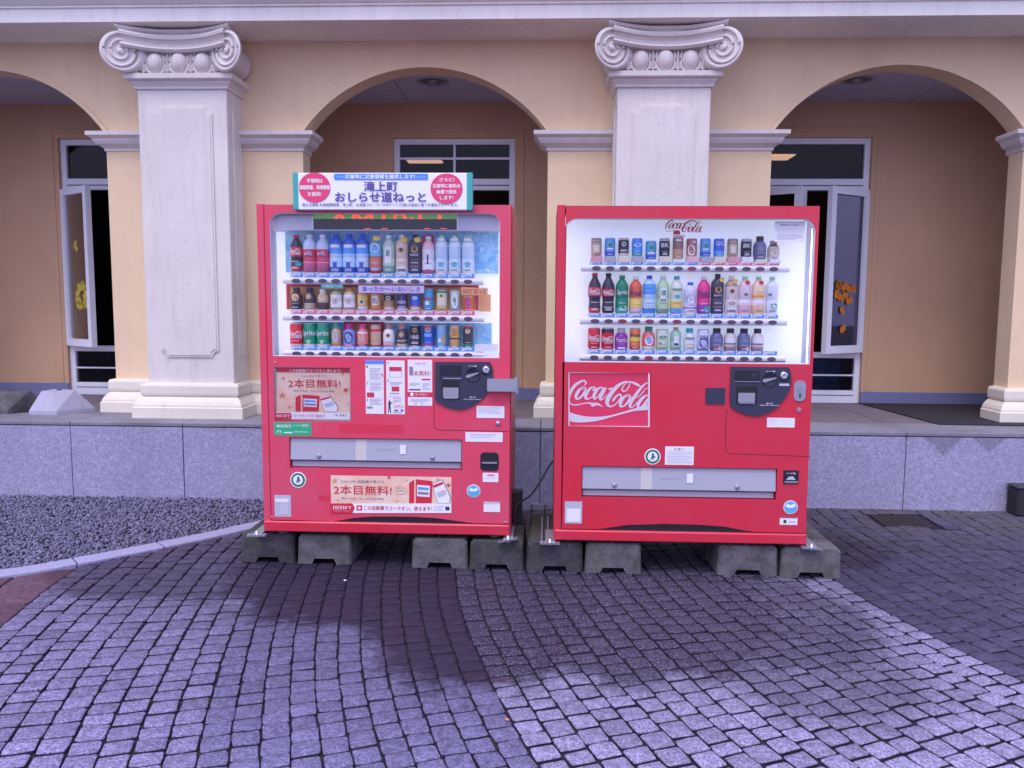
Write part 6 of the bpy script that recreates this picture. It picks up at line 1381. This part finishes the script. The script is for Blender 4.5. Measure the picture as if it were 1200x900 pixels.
for i, (a, b, yf) in enumerate(BX):
    c = (a+b)/2; w = b-a; nw = w*0.21
    o = [(a, 0), (c-nw-0.01, 0), (c-nw+0.004, 0.03), (c+nw-0.004, 0.03), (c+nw+0.01, 0), (b, 0), (b-0.006, BH-0.02), (b-0.024, BH), (a+0.024, BH), (a+0.006, BH-0.02)]
    mb = MB(); n = len(o); inner = 0.014
    rt = empty('concrete_block', (c, yf, 0)); tag(rt, LAB[i][1], 'concrete block', 'concrete blocks under the vending machines')
    cz = BH/2; v = []
    for sc_, yy in ((0.93, yf), (1.0, yf+inner), (1.0, yf+0.58), (0.95, yf+0.6)):
        v += [(c+(x-c)*sc_, yy, max(0.0, cz+(z-cz)*sc_) if z > 0.001 else (0.0 if yy > yf else 0.002)) for x, z in o]
    f = [(k*n+j, k*n+(j+1) % n, (k+1)*n+(j+1) % n, (k+1)*n+j) for k in range(3) for j in range(n)]
    t = tessellate_polygon([[Vector((p[0], p[1], 0)) for p in o]])
    f += [tuple(q_) for q_ in t]+[tuple(3*n+k for k in q_) for q_ in t]
    mb.add(v, f, 'block_damp' if i in (0, 3, 4) else 'block_concrete').build('body', rt)
    if i in (1, 2, 5, 6): MB().box(c-0.03, c-0.018, yf+0.02, yf+0.13, BH-0.002, BH+0.003, 'black').box(c-0.014, c-0.008, yf+0.02, yf+0.13, BH-0.002, BH+0.004, 'steel_dull').build('slot_rail', rt)
# cable
def unp(px, py, Yc): a, b = at(px, py, Yc); return (a, Yc, b)
cab = [unp(652, 535, 4.95), unp(644, 546, 4.94), unp(634, 563, 4.9), unp(622, 580, 4.85), unp(609, 589, 4.75), unp(604, 596, 4.72), unp(603, 612, 4.72), unp(602, 628, 4.7), (unp(600, 640, 4.7)[0], 4.72, 0.19)]
tag(MB().tube([tuple(p) for p in smooth_loop(cab, 6, False)], 0.006, 'charcoal', 8).build('power_cable'), 'black power cable hanging in the gap between the two machines', 'cable')
bx, _ = at(606, 600, 4.75)[0], 0
jb = empty('cable_box', (bx, 4.78, 0.175)); tag(jb, 'small dark cable connector box in the gap between the machines', 'box')
MB().box(bx-0.03, bx+0.03, 4.76, 4.83, 0.176, 0.36, 'rubber', 0.006).build('body', jb); MB().box(bx-0.034, bx+0.034, 4.757, 4.80, 0.361, 0.385, 'charcoal', 0.004).build('lid', jb)

# ------------------------------------------------------------------ small things
# concrete stand weights on the plinth
def weight(px0, px1, tx0, tx1, ytop, ybot, Yw, length, m, lab):
    x0, _ = at(px0, ybot, Yw); x1, _ = at(px1, ybot, Yw); a0, zt = at(tx0, ytop, Yw+0.05); a1, _ = at(tx1, ytop, Yw+0.05)
    r_ = empty('stand_weight', ((x0+x1)/2, Yw+0.1, PZ)); tag(r_, lab, 'concrete weight', 'concrete stand weights on the plinth')
    z0 = PZ+0.001; zt = max(zt, z0+0.12)
    xb = x1+length; mb = MB()
    v = [(x0, Yw, z0), (x1, Yw-0.02, z0), (xb, Yw+0.24, z0), (x0+0.05, Yw+0.30, z0), (x0, Yw, z0+0.03), (x1, Yw-0.02, z0+0.03), (xb, Yw+0.24, z0+0.03), (x0+0.05, Yw+0.30, z0+0.03),
         (a0, Yw+0.06, zt), (a1, Yw+0.05, zt), (a1+0.13, Yw+0.15, zt+0.003), (a0+0.03, Yw+0.20, zt+0.003)]
    mb.add(v, [(0, 3, 2, 1), (0, 1, 5, 4), (1, 2, 6, 5), (2, 3, 7, 6), (3, 0, 4, 7), (4, 5, 9, 8), (5, 6, 10, 9), (6, 7, 11, 10), (7, 4, 8, 11), (8, 9, 10, 11)], m).build('block', r_)
    cx = (a0+a1)/2+0.06; MB().lathe(cx, Yw+0.125, [(0.022, zt+0.0), (0.022, zt+0.008), (0.015, zt+0.008), (0.013, zt-0.02)], 'charcoal', 14).build('socket', r_)
weight(34, 68, 47.5, 61, 458.5, 484, 6.32, 0.17, 'weight_light', 'pale grey tapered concrete weight on the plinth left of the pilaster')
weight(-28, 11, -16, 8, 459, 484, 6.34, 0.15, 'weight_dark', 'dark tapered concrete weight at the far left end of the plinth')
# rubber mat on the terrace at the right
mp = [on_floor(1006, 473, PZ), on_floor(1100, 498, PZ), on_floor(1215, 500, PZ), on_floor(1215, 475, PZ)]
mb = MB(); z0, z1 = PZ+0.002, PZ+0.010
mb.add([(x, y, z0) for x, y in mp]+[(x, y, z1) for x, y in mp], [(4, 5, 6, 7), (0, 3, 2, 1), (0, 1, 5, 4), (1, 2, 6, 5), (2, 3, 7, 6), (3, 0, 4, 7)], 'rubber')
tag(mb.build('floor_mat'), 'black floor mat lying under the right-hand arch', 'mat')
# drain cover in the paving
dr = empty('drain_cover', ((gx0+gx1)/2, (gy0+gy1)/2, 0)); tag(dr, 'dark rusty drain cover set in the paving near the plinth', 'drain cover')
mat('rusty_iron', (0.035, 0.022, 0.024), 0.8)
MB().box(gx0, gx1, gy0, gy1, -0.03, -0.006, 'rusty_iron').build('pit', dr)
for k in range(9):
    u = gx0+(gx1-gx0)*(k+0.15)/9; MB().box(u, u+(gx1-gx0)*0.07, gy0+0.012, gy1-0.012, -0.006, 0.001, 'rusty_iron').build('bar', dr)
MB().box(gx0, gx1, gy0, gy0+0.012, -0.006, 0.002, 'rusty_iron').box(gx0, gx1, gy1-0.012, gy1, -0.006, 0.002, 'rusty_iron').build('rim', dr)
# dark block at the right edge
ex0, _ = at(1189.5, 580, 5.86)
db = empty('dark_box', (ex0+0.1, 5.9, 0)); tag(db, 'small black box standing against the plinth at the right edge', 'box')
MB().box(ex0, ex0+0.3, 5.82, 5.965, 0.0, 0.20, 'rubber', 0.012).build('body', db); MB().box(ex0-0.004, ex0+0.304, 5.816, 5.969, 0.201, 0.216, 'charcoal', 0.005).build('lid', db)
# fallen leaf scraps
for i, (px, py, m_) in enumerate(((594, 846, 'leaf_orange'), (405, 682, 'paper'))):
    x, y = on_floor(px, py); a = 0.4+i*1.3
    pts = [(x+0.009*(1.5 if k % 2 == 0 else 0.8)*math.cos(a+k*0.785), y+0.006*(1.5 if k % 2 == 0 else 0.8)*math.sin(a+k*0.785), 0.008+0.002*(k % 3)) for k in range(8)]
    tag(MB().add(pts+[(x, y, 0.013)], [(k, (k+1) % 8, 8) for k in range(8)], m_).build('fallen_leaf' if i == 0 else 'paper_scrap'), ('small orange fallen leaf on the setts near the bottom centre', 'small white paper scrap on wet setts before the left machine')[i], ('leaf', 'scrap')[i])
print('objects', len(bpy.data.objects), 'tris', sum(len(m_.polygons) for m_ in bpy.data.meshes))
